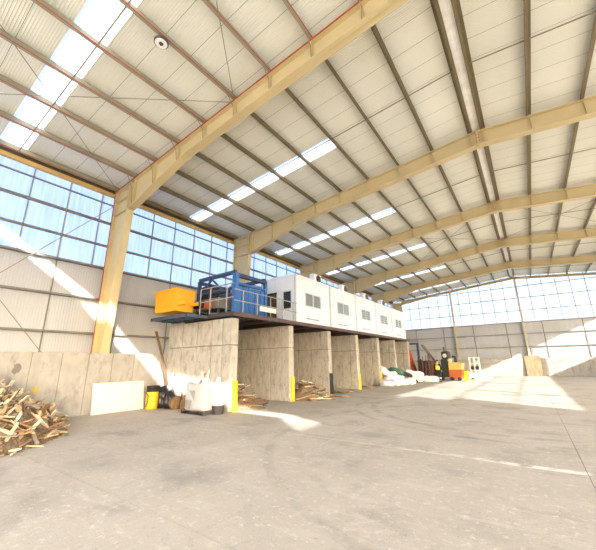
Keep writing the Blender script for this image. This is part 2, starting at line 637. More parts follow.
# ------------------------------------------------------------------ portal frames
def frame(y, label, depth=1.0, near=False):
    t = thing('portal_frame', label, 'steel frame', (0, y, 0), 0, 'tan steel portal frames')
    for s in (-1, 1):
        X = lambda u: XM + s * u
        ue = 14.42 if s < 0 else 14.45
        # columns: tapered web with two flanges
        zi = 8.45
        fh = 0.16 if s < 0 else 0.06
        ib, it = (ue - 0.58, ue - 1.25) if s < 0 else (ue - 0.40, ue - 0.42)
        web = MB()
        web.prism([(X(ue), 0), (X(ib), 0), (X(it), zi), (X(it), 9.55), (X(ue), ZT - SL * ue)], -0.012, 0.012)
        col = obj('column', web, M_frame, t)
        fl = MB()
        fl.prism([(X(ib), 0), (X(ib - 0.03), 0), (X(it - 0.03), zi), (X(it), zi)], -fh, fh)
        obj('inner_flange', fl, M_frame, col)
        fo = MB()
        fo.prism([(X(ue), 0), (X(ue + 0.03), 0), (X(ue + 0.03), ZT - SL * ue), (X(ue), ZT - SL * ue)], -fh, fh)
        fl2 = obj('outer_flange', fo, M_frame, col)
        if near and s < 0:
            rr = MB()
            rr.box((X(ue) - 0.012, -0.185, 0), (X(ue) + 0.012, -0.16, 9.5))
            obj('primer_edge', rr, M_red, col)['label'] = 'red primer edge on the column'
        pl = MB()
        for zz in (8.45, 9.1) if s < 0 else (9.1,):
            pl.box((min(X(it), X(ue)), -0.15, zz), (max(X(it), X(ue)), 0.15, zz + 0.025))
        obj('knee_plate', pl, M_frame, col)
        bp = MB()
        bp.box((min(X(ib - 0.1), X(ue + 0.08)), -0.22, 0), (max(X(ib - 0.1), X(ue + 0.08)), 0.22, 0.03))
        obj('base_plate', bp, M_frame, col)
        # rafters: haunched web, top and bottom flange
        prof = [(0.0, 0.66), (4.0, 0.66), (9.2, 0.68), (12.7, 1.33), (it, 1.36)] if s < 0 else [(0.0, 0.66), (4.0, 0.66), (9.2, 0.6), (12.7, 0.45), (it, 0.42)]
        prof = [(u, d * depth) for u, d in prof]
        top = [(u, ZT - SL * u) for u, d in prof]
        bot = [(u, ZT - SL * u - d) for u, d in prof]
        web = MB()
        for i in range(len(prof) - 1):
            web.prism([(X(top[i][0]), top[i][1]), (X(top[i + 1][0]), top[i + 1][1]), (X(bot[i + 1][0]), bot[i + 1][1]), (X(bot[i][0]), bot[i][1])], -0.012, 0.012)
        raf = obj('rafter', web, M_frame, t)
        fl = MB()
        fl.prism([(X(0), ZT), (X(ue), ZT - SL * ue), (X(ue), ZT - SL * ue - 0.03), (X(0), ZT - 0.03)], -0.16, 0.16)
        obj('top_flange', fl, M_frame, raf)
        fb = MB()
        for i in range(len(prof) - 1):
            a, c = bot[i], bot[i + 1]
            fb.prism([(X(a[0]), a[1]), (X(c[0]), c[1]), (X(c[0]), c[1] + 0.03), (X(a[0]), a[1] + 0.03)], -0.16, 0.16)
        obj('bottom_flange', fb, M_frame, raf)
        if near and s < 0:
            rr = MB()
            rr.prism([(X(0), ZT + 0.005), (X(ue), ZT - SL * ue + 0.005), (X(ue), ZT - SL * ue - 0.03), (X(0), ZT - 0.03)], -0.185, -0.16)
            obj('primer_edge', rr, M_red, raf)['label'] = 'red primer edge on the rafter'
        # web stiffeners and fly braces at alternate purlins
        for k in range(9):
            u = 0.24 + 1.572 * k
            if u > it - 0.3:
                continue
            d = 0.0
            for i in range(len(prof) - 1):
                if prof[i][0] <= u <= prof[i + 1][0]:
                    f = (u - prof[i][0]) / (prof[i + 1][0] - prof[i][0])
                    d = prof[i][1] * (1 - f) + prof[i + 1][1] * f
            st = MB()
            st.box((X(u) - 0.008, -0.13, ZT - SL * u - d + 0.03), (X(u) + 0.008, 0.13, ZT - SL * u - 0.03))
            obj('stiffener', st, M_frame, raf)
            if near and s < 0:
                fb2 = MB()
                fb2.tube([(X(u) + 0.03, -0.5, ZT - SL * u + 0.04), (X(u) + 0.05, -0.22, ZT - SL * u - d * 0.45), (X(u) + 0.0, -0.14, ZT - SL * u - d + 0.04)], 0.014, 5)
                obj('fly_brace', fb2, M_rod, raf)
        if s < 0:
            kp = MB()
            zz = ZT - SL * it
            kp.prism([(X(it) - 0.03, zz - 1.38 * depth), (X(it) + 0.03, zz - 1.38 * depth), (X(it) + 0.03, zz), (X(it) - 0.03, zz)], -0.17, 0.17)
            obj('end_plate', kp, M_frame, raf)
    rp = MB()
    rp.box((XM - 0.03, -0.17, ZT - 0.72 * depth), (XM + 0.03, 0.17, ZT))
    ridge = obj('ridge_plate', rp, M_frame, t)
    for zz in (0.15, 0.3, 0.45, 0.6):
        for yy in (-0.09, 0.09):
            b = MB()
            b.tube([(XM - 0.06, yy, ZT - zz * depth), (XM + 0.06, yy, ZT - zz * depth)], 0.02, 6)
            obj('bolt', b, M_red if not near else M_gut, ridge)['label'] = 'rusty bolt' if not near else 'dark bolt'
    return t


FL = ['tan portal frame nearest the camera, red primer edge on column and rafter',
      'second tan portal frame from the camera, column behind the blue compactor',
      'third tan portal frame, crossing above the first white cabins',
      'fourth tan portal frame, crossing above the middle cabins',
      'fifth tan portal frame, last one before the glazed end wall',
      'shallow tan end frame running along the top of the glazed end wall']
for i, y in enumerate(YK[1:]):
    frame(y if i < 5 else 44.0, FL[i], 1.0 if i < 5 else 0.38, i == 0)

# ------------------------------------------------------------------ walls
GZ = [5.97, 7.01, 8.12, 9.05, 9.46]
MY0, MP = 3.04, 1.277       # mullion grid along the side walls


def vcorr(fixed, a0, a1, z0, z1, ribs, axis, depth=0.02, sgn=1):
    """Vertical-ribbed wall sheet in the plane axis=fixed."""
    b = MB()
    w = (a1 - a0) / ribs
    prof = []
    for i in range(ribs):
        a = a0 + i * w
        prof += [(a, 0), (a + 0.7 * w, 0), (a + 0.76 * w, depth), (a + 0.94 * w, depth)]
    prof.append((a1, 0))
    for (a, d) in prof:
        for z in (z0, z1):
            b.v.append((fixed + sgn * d, a, z) if axis == 'x' else (a, fixed + sgn * d, z))
    for i in range(len(prof) - 1):
        b.f.append((2 * i, 2 * i + 1, 2 * i + 3, 2 * i + 2))
    return b


def bar(parent, name, lo, hi, m):
    b = MB()
    b.box(lo, hi)
    return obj(name, b, m, parent)


def side_wall(name, winname, X, inn, right=False):
    """inn: +1 when the room lies at greater x."""
    w = setting(name)
    win = setting(winname)
    i = inn
    fx = lambda a, b: (min(X + i * a, X + i * b), max(X + i * a, X + i * b))
    # lower cladding in sheets between the joints
    j = MY0 + 1.277 - 2.554 * 6
    ypos = []
    y = MY0 + MP - 2.554 * 5
    while y < YB:
        ypos.append(y)
        y += 2.554
    ypos = [YF] + [q for q in ypos if q > YF + 0.3] + [YB]
    for a, c in zip(ypos[:-1], ypos[1:]):
        if right and c < 30.5:
            # unseen open side, added for daylight and bounce: cladding only above it
            obj('wall_sheet', vcorr(X, a + 0.008, c - 0.008, 4.546, 5.964, 10, 'x', sgn=i), M_clad, w)
            continue
        for z0, z1 in ((0.0, 3.08), (3.08, 4.54), (4.54, 5.97)):
            obj('wall_sheet', vcorr(X, a + 0.008, c - 0.008, z0 + 0.006, z1 - 0.006, 26, 'x', 0.005, sgn=i), M_clad, w)
        x0, x1 = fx(0.03, 0.05)
        bar(w, 'joint_strip', (x0, c - 0.02, 0), (x1, c + 0.02, 5.97), M_girt)
    x0, x1 = fx(-0.08, -0.03)
    bar(w, 'outer_lining', (x0, YF, 4.55 if right else 0), (x1, YB, 5.95), M_clad)
    for z in ((4.54,) if right else (3.08, 4.54)):
        x0, x1 = fx(0.03, 0.17)
        bar(w, 'wall_girt', (x0, YF, z - 0.04), (x1, YB, z + 0.04), M_girt)
    x0, x1 = fx(0.0, 0.2)
    bar(w, 'wall_girt', (x0, YF, 5.92), (x1, YB, 6.0), M_girt)
    x0, x1 = fx(0.02, 0.2)
    cutsY = ((YF, -3.05), (-2.15, YB)) if right else ((YF, YB),)
    for ya, yb in cutsY:
        bar(w, 'eave_beam', (x0, ya, 9.44), (x1, yb, 9.60), M_eave)
    x0, x1 = fx(0.0, 0.12)
    for ya, yb in cutsY:
        bar(w, 'eave_gutter', (x0, ya, 9.60), (x1, yb, 9.86), M_gut)
    # clerestory panes, mullions and transoms
    ks = [MY0 + MP * k for k in range(-10, 34)]
    ks = [YF] + [q for q in ks if YF + 0.2 < q < YB - 0.2] + [YB]
    for a, c in zip(ks[:-1], ks[1:]):
        for r in range(4):
            clear = right and (a > (8.0, 8.0, 6.7, 5.5)[r] or (r == 3 and -3.5 < a < -3.0))  # unseen right-wall panes made clear where sun should enter
            b = MB()
            x0, x1 = fx(-0.015, 0.0)
            b.box((x0, a + 0.012, GZ[r] + 0.012), (x1, c - 0.012, GZ[r + 1] - 0.012 + (0.0 if r < 3 else 0.05)))
            obj('pane', b, M_clear if clear else M_pane, win)
        if right and a > 4.0:
            continue
        x0, x1 = fx(0.0, 0.05)
        bar(win, 'mullion', (x0, c - 0.025, 5.97), (x1, c + 0.025, 9.48), M_mull)
    for z, h in ((7.01, 0.045), (8.12, 0.055), (9.05, 0.022)):
        x0, x1 = fx(0.01, 0.10)
        bar(win, 'transom', (x0, YF, z - h * (0.3 if right else 1)), (x1, YB, z + h * (0.3 if right else 1)), M_girt)
    return w


wl_ = side_wall('wall_left', 'window_1', XL, 1)
side_wall('wall_right', 'window_2', XR, -1, True)
for y0, y1 in ((YK[0], YK[1]), (YK[3], YK[4])):
    for a, c in (((y0, 0.2), (y1, 9.0)), ((y0, 9.0), (y1, 0.2))):
        rod(wl_, (XL + 0.24, a[0] + 0.1, a[1]), (XL + 0.24, c[0] - 0.1, c[1]), 0.016)

# concrete push wall along the left side, in cast panels
cw = setting('wall_concrete_left')
yy = 3.84 - 0.886 * 14
k = 0
while yy < YB - 0.2:
    y1 = min(yy + 0.886, YB - 0.2)
    b = MB()
    jx = rnd.uniform(-0.008, 0.008)
    b.cbox((-14.0, yy + 0.008, 0), (-13.85 + jx, y1 - 0.008, 2.25 + rnd.uniform(-0.01, 0.01)), 0.012)
    obj('concrete_panel', b, M_conc, cw)
    yy = y1
    k += 1
bar(cw, 'panel_core', (-14.02, YF, 0), (-13.88, YB - 0.2, 2.2), M_joint)


def blob(parent, name, m, x, y, z, ry, rz, seed, n=14):
    rr = random.Random(seed)
    poly = []
    for k in range(n):
        a = 2 * math.pi * k / n
        q = 0.7 + 0.5 * rr.random()
        poly.append((y + ry * q * math.cos(a), z + rz * q * math.sin(a)))
    b = MB()
    b.prism(poly, x, x + 0.004, 'x')
    return obj(name, b, m, parent)


blob(cw, 'yellow_spray_mark', M_ystain, -13.838, 4.11, 1.01, 0.11, 0.13, 3)['label'] = 'yellow spray spot on the concrete'
blob(cw, 'grey_patch', M_gstain, -13.838, 3.49, 1.70, 0.12, 0.16, 5)['label'] = 'grey patch on the concrete'

# back wall
wb = setting('wall_back')
wbw = setting('window_3')
MX = [-0.18 + 1.235 * k for k in range(-12, 13)]
MX = [XL] + [x for x in MX if XL + 0.2 < x < XR - 0.2] + [XR]
FZ = [5.84, 7.15, 8.6, 9.95]
ZE = lambda x: ztop(x, 0.22)
for a, c in zip(MX[:-1], MX[1:]):
    for r in range(4):
        z0 = FZ[r] + 0.01
        zt0, zt1 = ZE(a), ZE(c)
        if r < 3:
            t0, t1 = min(FZ[r + 1] - 0.01, zt0), min(FZ[r + 1] - 0.01, zt1)
        else:
            t0, t1 = zt0, zt1
        if max(t0, t1) < z0 + 0.03:
            continue
        b = MB()
        poly = [(a + 0.01, z0), (c - 0.01, z0), (c - 0.01, max(t1, z0 + 0.004)), (a + 0.01, max(t0, z0 + 0.004))]
        b.prism(poly, YB, YB + 0.015)
        obj('pane', b, M_pane_far, wbw)
    bar(wbw, 'mullion', (c - 0.035, YB - 0.05, 5.84), (c + 0.035, YB, ZE(c) - 0.03), M_mull)
for z in FZ[1:]:
    xa = max(XL, XM - (ZT + 0.22 - z) / SL)
    xb = min(XR, XM + (ZT + 0.22 - z) / SL)
    bar(wbw, 'transom', (xa, YB - 0.10, z - 0.04), (xb, YB - 0.01, z + 0.04), M_mull)
jx = [XL] + [-0.1 + 3.4 * k - 1.7 for k in range(-4, 6)]
jx = [x for x in jx if x < XR - 0.3] + [XR]
for a, c in zip(jx[:-1], jx[1:]):
    for z0, z1 in ((0.0, 3.13), (3.13, 4.54), (4.54, 5.84)):
        obj('wall_sheet', vcorr(YB, a + 0.008, c - 0.008, z0 + 0.006, z1 - 0.006, 30, 'y', 0.008, -1), M_clad, wb)
    bar(wb, 'joint_strip', (c - 0.03, YB - 0.05, 0), (c + 0.03, YB - 0.03, 5.84), M_girt)
bar(wb, 'outer_lining', (XL, YB + 0.03, 0), (XR, YB + 0.08, 5.82), M_clad)
for z in (3.13, 4.54, 5.84):
    bar(wb, 'wall_girt', (XL, YB - 0.18, z - 0.04), (XR, YB - 0.02, z + 0.04), M_mull)
for x in (-7.2, -0.1, 7.0):
    col = bar(wb, 'wall_column', (x - 0.008, YB - 0.36, 0), (x + 0.008, YB - 0.08, ztop(x, -0.05)), M_colfar)
    bar(col, 'flange', (x - 0.09, YB - 0.38, 0), (x + 0.09, YB - 0.36, ztop(x, -0.05)), M_colfar)
    bar(col, 'flange', (x - 0.09, YB - 0.08, 0), (x + 0.09, YB - 0.06, ztop(x, -0.05)), M_colfar)
cb = setting('wall_concrete_back')
xx = -13.8
while xx < XR - 0.1:
    x1 = min(xx + 1.42, XR)
    b = MB()
    b.cbox((xx + 0.008, 43.72, 0), (x1 - 0.008, 43.88, 1.86 + rnd.uniform(-0.01, 0.01)), 0.012)
    obj('concrete_panel', b, M_conc, cb)
    xx = x1
bar(cb, 'panel_core', (-13.8, 43.75, 0), (XR, 43.90, 1.82), M_joint)

# unseen front wall behind the camera, shaped to admit daylight and hold back sun
wf = setting('wall_front')
for (a, c, z0, z1) in ((XL, -13.5, 0, 6.2), (13.0, XR, 0, 6.2)):
    b = MB()
    b.box((a, YF - 0.1, z0), (c, YF, z1))
    obj('wall_sheet', b, M_clad, wf)
b = MB()
b.prism([(XL, 6.2), (XR, 6.2), (XR, ZE(XR)), (XM, ZE(XM)), (XL, ZE(XL))], YF - 0.1, YF)
obj('gable_sheet', b, M_pane_front, wf)

# ------------------------------------------------------------------ storage bays
GL = ['nearest concrete bay divider, beside the white big bag and bucket', 'second concrete bay divider from the camera, yellow guard, wood scraps at its foot',
      'third concrete bay divider, the one with a black guard', 'fourth concrete bay divider, yellow guard beside scattered scraps',
      'fifth concrete bay divider, yellow guard at the edge of the white bag heap', 'sixth concrete bay divider, yellow guard half buried in white bags',
      'last concrete bay divider, next to the red and blue machinery']
BX0, BX1, BH, BP, BY = -13.84, -9.58, 3.57, 3.797, 9.10
for k in range(7):
    y = BY + BP * k
    d = thing('bay_divider', GL[k], 'concrete wall', (0, y, 0), 0, 'concrete bay dividers')
    cuts = [BX0, -12.75, -11.7, -10.75, BX1 - 0.5, BX1]
    for a, c in zip(cuts[:-1], cuts[1:]):
        for z0, z1 in ((0.0, 2.49), (2.49, BH)):
            b = MB()
            e = rnd.uniform(-0.006, 0.006)
            b.cbox((a + 0.02, -0.2 + e, z0 + 0.012), (c - (0.02 if c < BX1 else 0), 0.2 + e, z1 - 0.012), 0.012)
            p = obj('concrete_panel', b, M_conc2, d)
            if z0 == 0.0 and k < 4:
                for zz in (0.75, 1.85):
                    h = MB()
                    h.tube([(a + 0.25, -0.207 + e, zz), (a + 0.25, -0.19 + e, zz)], 0.022, 8)
                    obj('tie_hole', h, M_dark, p)
    bar(d, 'panel_core', (BX0 + 0.02, -0.13, 0.02), (BX1 - 0.05, 0.13, BH - 0.03), M_gut)
    if k in (0, 1, 3, 4, 5):
        gb = MB()
        gh = 1.12 if k < 2 else 1.0
        gb.box((BX1 + 0.0, -0.05, 0), (BX1 + 0.025, 0.215, gh))
        gb.box((BX1 + 0.025, -0.05, 0), (BX1 + 0.05, -0.025, gh))
        gb.box((BX1 - 0.2, 0.205, 0), (BX1 + 0.025, 0.225, gh))
        obj('edge_guard', gb, M_yel, d)['label'] = 'yellow steel corner guard'
    elif k == 2:
        gb = MB()
        gb.box((BX1 + 0.0, -0.16, 0), (BX1 + 0.03, 0.215, 1.15))
        gb.box((BX1 + 0.03, -0.16, 0), (BX1 + 0.05, -0.13, 1.15))
        obj('edge_guard', gb, M_black, d)['label'] = 'black rubber corner guard'

# ------------------------------------------------------------------ platform over the bays
DZ = 3.80
pf = thing('platform', 'long brown steel platform on top of the concrete bays, carrying the cabins', 'platform')
bar(pf, 'deck_plate', (-13.62, 8.9, DZ - 0.05), (-9.55, 32.35, DZ), M_dark)
bar(pf, 'edge_beam', (-9.55, 8.88, DZ - 0.17), (-9.45, 32.4, DZ + 0.0), M_deckedge)
bar(pf, 'edge_beam', (-13.62, 8.82, DZ - 0.17), (-9.45, 8.9, DZ), M_dark)
for k in range(14):
    y = 9.6 + 1.7 * k
    bar(pf, 'joist', (-13.6, y - 0.05, DZ - 0.2), (-9.6, y + 0.05, DZ - 0.05), M_deckedge)
wk = thing('walkway', 'dark blue steel walkway frame jutting out below the orange hopper', 'walkway')
for x in (-13.5, -12.7, -11.9, -11.0):
    bar(wk, 'joist', (x - 0.04, 7.75, DZ - 0.16), (x + 0.04, 8.82, DZ - 0.06), M_walk)
for y in (7.75, 8.3):
    bar(wk, 'edge_beam', (-13.56, y, DZ - 0.18), (-10.9, y + 0.06, DZ - 0.04), M_walk)
for k in range(12):
    x = -13.45 + 0.21 * k
    bar(wk, 'grating_slat', (x, 7.8, DZ - 0.06), (x + 0.03, 8.82, DZ - 0.02), M_dark)

# railings
rl = thing('guard_rail', 'grey tube guard rail along the platform edge before the first cabin', 'railing')
for y in (9.42, 10.31, 11.2, 12.09, 12.98):
    b = MB()
    b.tube([(-9.5, y, DZ + 0.02), (-9.5, y, DZ + 0.96)], 0.024)
    obj('post', b, M_rail, rl)
for z in (0.48, 0.95):
    b = MB()
    b.tube([(-9.5, 8.92, DZ + z), (-9.5, 13.3, DZ + z)], 0.024)
    obj('rail', b, M_rail, rl)
rl2 = thing('guard_rail', 'grey tube guard rail at the platform end, between orange hopper and blue compactor', 'railing')
for x in (-13.6, -12.6, -11.6, -10.93, -9.9):
    b = MB()
    b.tube([(x, 8.86, DZ + 0.02), (x, 8.86, DZ + 1.2)], 0.024)
    obj('post', b, M_rail, rl2)
for z in (0.6, 1.19):
    b = MB()
    b.tube([(-11.6, 8.86, DZ + z), (-9.5, 8.86, DZ + z)], 0.024)
    obj('rail', b, M_rail, rl2)
kb = MB()
kb.box((-9.47, 10.43, 4.0), (-9.44, 11.55, 4.22))
tag(obj('sign_board', kb, M_plate), 'long blank white board fixed to the railing by the first cabin', 'board')

# orange hopper
hp = thing('hopper', 'orange steel hopper box hanging over the end of the platform', 'hopper', (-13.02, 8.52, 4.03))
o_ = MB()
w0, w1, d0, d1, hh, t = 0.76, 0.80, 0.46, 0.52, 0.98, 0.03
for (nx, ny) in ((0, -1), (0, 1), (-1, 0), (1, 0)):
    pass
def shell(w0, d0, w1, d1, h, t):
    b = MB()
    vs = []
    for (w, d, z) in ((w0, d0, 0), (w1, d1, h), (w1 - t, d1 - t, h), (w0 - t, d0 - t, t)):
        vs += [(-w, -d, z), (w, -d, z), (w, d, z), (-w, d, z)]
    fs = [(0, 3, 2, 1), (12, 13, 14, 15)]
    for r in range(3):
        for i in range(4):
            j = (i + 1) % 4
            fs.append((r * 4 + i, r * 4 + j, r * 4 + 4 + j, r * 4 + 4 + i))
    return b.add(vs, fs)
obj('shell', shell(w0, d0, w1, d1, hh, t), M_org, hp)
b = MB()
b.box((-w1 - 0.03, -d1 - 0.03, hh - 0.05), (w1 + 0.03, -d1, hh + 0.02))
b.box((-w1 - 0.03, d1, hh - 0.05), (w1 + 0.03, d1 + 0.03, hh + 0.02))
b.box((-w1 - 0.03, -d1, hh - 0.05), (-w1, d1, hh + 0.02))
b.box((w1, -d1, hh - 0.05), (w1 + 0.03, d1, hh + 0.02))
obj('rim', b, M_org, hp)
for s in (-0.3, 0.3):
    b = MB()
    b.box((w1 - 0.02, s - 0.05, 0.25), (w1 + 0.5, s + 0.05, 0.4))
    obj('fork_tine', b, M_org, hp)
for sx in (-0.7, 0.7):
    b = MB()
    b.box((sx - 0.05, 0.3, -0.25), (sx + 0.05, 0.42, 0.0))
    obj('leg', b, M_dblue, hp)

# conveyor drive between hopper and compactor
cv = thing('conveyor_drive', 'grey conveyor drive unit between the orange hopper and the blue compactor', 'machine', (-11.6, 9.7, DZ))
b = MB(); b.cbox((-0.9, -0.4, 0.35), (0.7, 0.4, 0.85), 0.04); obj('housing', b, M_girt, cv)
b = MB(); b.lathe([(0.16, -0.35), (0.18, -0.3), (0.18, 0.3), (0.14, 0.38)], 14, mx=Matrix.Translation((-0.55, -0.45, 0.62)) @ Matrix.Rotation(R(90), 4, 'Y')); obj('motor', b, M_dark, cv, smooth=False)
b = MB(); b.cbox((-0.2, -0.5, 0.4), (0.3, -0.4, 0.7), 0.02); obj('cover', b, M_mor, cv)
for sx in (-0.8, 0.6):
    for sy in (-0.3, 0.3):
        b = MB(); b.box((sx - 0.04, sy - 0.04, 0), (sx + 0.04, sy + 0.04, 0.36)); obj('leg', b, M_dark, cv)

# blue compactor
bc = thing('compactor', 'big blue steel compactor frame with solid blue side on the platform', 'machine', (0, 0, DZ))
X0, X1, Y0, Y1, HB = -13.1, -10.5, 9.9, 11.95, 2.0
for x in (X0, X1):
    for y in (Y0, Y1):
        w_ = 0.11 if x == X1 and y == Y0 else 0.075
        b = MB(); b.box((x - w_, y - w_, 0), (x + w_, y + w_, HB)); obj('post', b, M_blue if x == X1 else M_dblue, bc)
b = MB(); b.cbox((X1 - 0.06, Y0 + 0.12, 0.12), (X1 + 0.05, Y1 - 0.12, 1.45), 0.015); sp = obj('side_panel', b, M_blue, bc)
for q in range(4):
    y = Y0 + 0.4 + q * 0.42
    b = MB(); b.box((X1 + 0.05, y - 0.03, 0.15), (X1 + 0.09, y + 0.03, 1.42)); obj('stiffener', b, M_blue, sp)
b = MB(); b.box((X1 - 0.1, Y0, 1.86), (X1 + 0.1, Y1, 2.03)); obj('top_beam', b, M_dblue, bc)
b = MB(); b.box((X1 - 0.08, Y0, 1.5), (X1 + 0.08, Y1, 1.6)); obj('side_rail', b, M_blue, bc)
for y in (Y0, Y1):
    b = MB(); b.beam((X0, y, HB + 0.05), (X1, y, HB + 0.08), 0.14, 0.16); obj('top_beam', b, M_dblue, bc)
    b = MB(); b.beam((X0, y, 1.32), (X1, y, 1.32), 0.1, 0.12); obj('cross_beam', b, M_dblue, bc)
    b = MB(); b.beam((-12.2, y, HB), (-12.75, y, 1.35), 0.08, 0.08); obj('brace', b, M_dblue, bc)
    b = MB(); b.beam((-12.2, y, HB), (-11.4, y, 1.35), 0.08, 0.08); obj('brace', b, M_dblue, bc)
b = MB(); b.box((X0 - 0.1, Y0, 1.86), (X0 + 0.1, Y1, 2.0)); obj('top_beam', b, M_dblue, bc)
b = MB(); b.cbox((-12.0, Y0 + 0.2, 0.1), (-10.75, Y1 - 0.2, 1.2), 0.04); obj('press_box', b, M_dblue, bc)
b = MB(); b.cbox((-13.1, Y0 + 0.1, 1.0), (-12.45, Y1 - 0.3, 1.75), 0.05); obj('hydraulic_pack', b, M_dark, bc)
b = MB(); b.tube([(-12.9, Y0 - 0.05, 1.2), (-12.3, Y0 - 0.12, 0.9), (-11.5, Y0 - 0.1, 1.05)], 0.035); obj('hose', b, M_black, bc)
b = MB(); b.tube([(-11.8, 11.0, 1.2), (-11.8, 11.0, 1.95)], 0.16, 12); obj('ram', b, M_rail, bc)

# ------------------------------------------------------------------ cabins
CW, CX0, CX1, CZ, CH = 3.70, -12.15, -9.68, DZ + 0.02, 2.62
CL = ['white site cabin with a grey corner post and dark door, nearest on the platform', 'second white site cabin from the camera, two-pane window reflecting sky',
      'third white site cabin, middle of the row of five', 'fourth white site cabin, next to last on the platform', 'fifth white site cabin, at the far end of the platform']


def cabin(y0, label):
    c = thing('site_cabin', label, 'cabin', (0, y0, CZ), 0, 'white site cabins on the platform')
    L = CW - 0.03
    wz = (0.95, 1.73)
    wy = (0.92, 2.56)
    fm = MB()
    # front wall panels around the window opening
    for (a, b_, z0, z1) in ((0.06, wy[0], 0.1, CH - 0.12), (wy[1], L - 0.06, 0.1, CH - 0.12), (wy[0], wy[1], 0.1, wz[0]), (wy[0], wy[1], wz[1], CH - 0.12)):
        q = MB()
        q.box((CX1 - 0.05, a + 0.003, z0), (CX1, b_ - 0.003, z1))
        obj('wall_panel', q, M_white, c)
    for (x, yv) in ((CX1 - 0.08, 0), (CX1 - 0.08, L - 0.08), (CX0, 0), (CX0, L - 0.08)):
        q = MB(); q.cbox((x, yv, 0), (x + 0.10, yv + 0.08, CH), 0.012); obj('corner_post', q, M_wtrim, c)
    for (z0, z1) in ((0, 0.1), (CH - 0.12, CH)):
        q = MB(); q.cbox((CX1 - 0.07, 0.08, z0), (CX1 + 0.02, L - 0.08, z1), 0.012); obj('frame_rail', q, M_white, c)
        q = MB(); q.cbox((CX0 + 0.1, 0.0, z0), (CX1 - 0.08, 0.08, z1), 0.012); obj('frame_rail', q, M_white, c)
    q = MB(); q.box((CX0, 0.03, CH - 0.04), (CX1, L - 0.02, CH - 0.01)); obj('roof_panel', q, M_white, c)
    q = MB(); q.box((CX0, 0.05, 0.1), (CX0 + 0.05, L - 0.05, CH - 0.1)); obj('wall_panel', q, M_white, c)
    q = MB(); q.box((CX0 + 0.05, L - 0.06, 0.1), (CX1 - 0.05, L - 0.01, CH - 0.1)); obj('wall_panel', q, M_white, c)
    q = MB(); q.box((CX0 + 0.05, 0.1, 0.02), (CX1 - 0.05, L - 0.08, 0.06)); obj('floor_panel', q, M_girt, c)
    # window: frame, two sashes, two panes
    q = MB()
    for (a, b_, z0, z1) in ((wy[0], wy[1], wz[0], wz[0] + 0.05), (wy[0], wy[1], wz[1] - 0.05, wz[1]), (wy[0], wy[0] + 0.05, wz[0], wz[1]), (wy[1] - 0.05, wy[1], wz[0], wz[1]), (1.70, 1.78, wz[0], wz[1])):
        q.box((CX1 - 0.05, a, z0), (CX1 + 0.02, b_, z1))
    wfm = obj('window_frame', q, M_alu, c)
    for (a, b_) in ((wy[0] + 0.05, 1.70), (1.78, wy[1] - 0.05)):
        q = MB(); q.box((CX1 - 0.035, a, wz[0] + 0.05), (CX1 - 0.025, b_, wz[1] - 0.05)); obj('pane', q, M_dglass, wfm)
        if y0 < 20:
            continue
        q = MB()
        for e in range(3):
            zz = wz[0] + 0.2 + e * 0.18
            q.box((CX1 - 0.02, a, zz), (CX1 - 0.012, b_, zz + 0.012))
        obj('window_bar', q, M_alu, wfm)
    # small printed line below the window
    q = MB()
    yy = 1.0
    rr = random.Random(int(y0 * 10))
    while yy < 2.3:
        wdt = rr.uniform(0.04, 0.1)
        q.box((CX1, yy, 0.24), (CX1 + 0.004, yy + wdt, 0.24 + rr.uniform(0.05, 0.09)))
        yy += wdt + 0.03
    obj('printed_mark', q, M_text, c)['label'] = 'small pale printed line low on the wall'
    return c


for k in range(5):
    c = cabin(13.45 + CW * k, CL[k])
    if k == 0:
        # end wall that faces the camera: door and window
        for (a, b_, z0, z1) in ((CX0 + 0.1, -11.75, 0.1, CH - 0.12), (-10.98, -10.52, 0.1, CH - 0.12), (-9.98, CX1 - 0.08, 0.1, CH - 0.12), (-11.75, -10.98, 1.75, CH - 0.12), (-10.52, -9.98, 0.1, 0.74), (-10.52, -9.98, 1.72, CH - 0.12)):
            q = MB(); q.box((a + 0.003, 0.02, z0), (b_ - 0.003, 0.07, z1)); obj('wall_panel', q, M_white, c)
        q = MB(); q.box((-11.73, 0.05, 0.12), (-11.0, 0.07, 1.73)); dd = obj('door', q, mat('door_brown_glass', srgb(112, 92, 62), 0.2), c)
        q = MB(); q.box((-11.73, 0.0, 0.12), (-11.66, 0.05, 1.73)); q.box((-11.06, 0.0, 0.12), (-11.0, 0.05, 1.73)); q.box((-11.4, 0.0, 0.12), (-11.34, 0.05, 1.73)); q.box((-11.73, 0.0, 1.67), (-11.0, 0.05, 1.73)); obj('door_frame', q, M_dark, dd)
        q = MB(); q.box((-10.52, 0.04, 0.76), (-9.98, 0.05, 1.70)); pn = obj('window_pane', q, mat('window_dark', srgb(54, 60, 64), 0.12), c)
        q = MB()
        for (a, b_, z0, z1) in ((-10.56, -9.94, 0.72, 0.77), (-10.56, -9.94, 1.69, 1.74), (-10.56, -10.51, 0.72, 1.74), (-9.99, -9.94, 0.72, 1.74)):
            q.box((a, 0.0, z0), (b_, 0.06, z1))
        obj('window_frame', q, M_alu, pn)
    else:
        q = MB(); q.box((CX0 + 0.05, 0.01, 0.1), (CX1 - 0.06, 0.05, CH - 0.1)); obj('wall_panel', q, M_white, c)


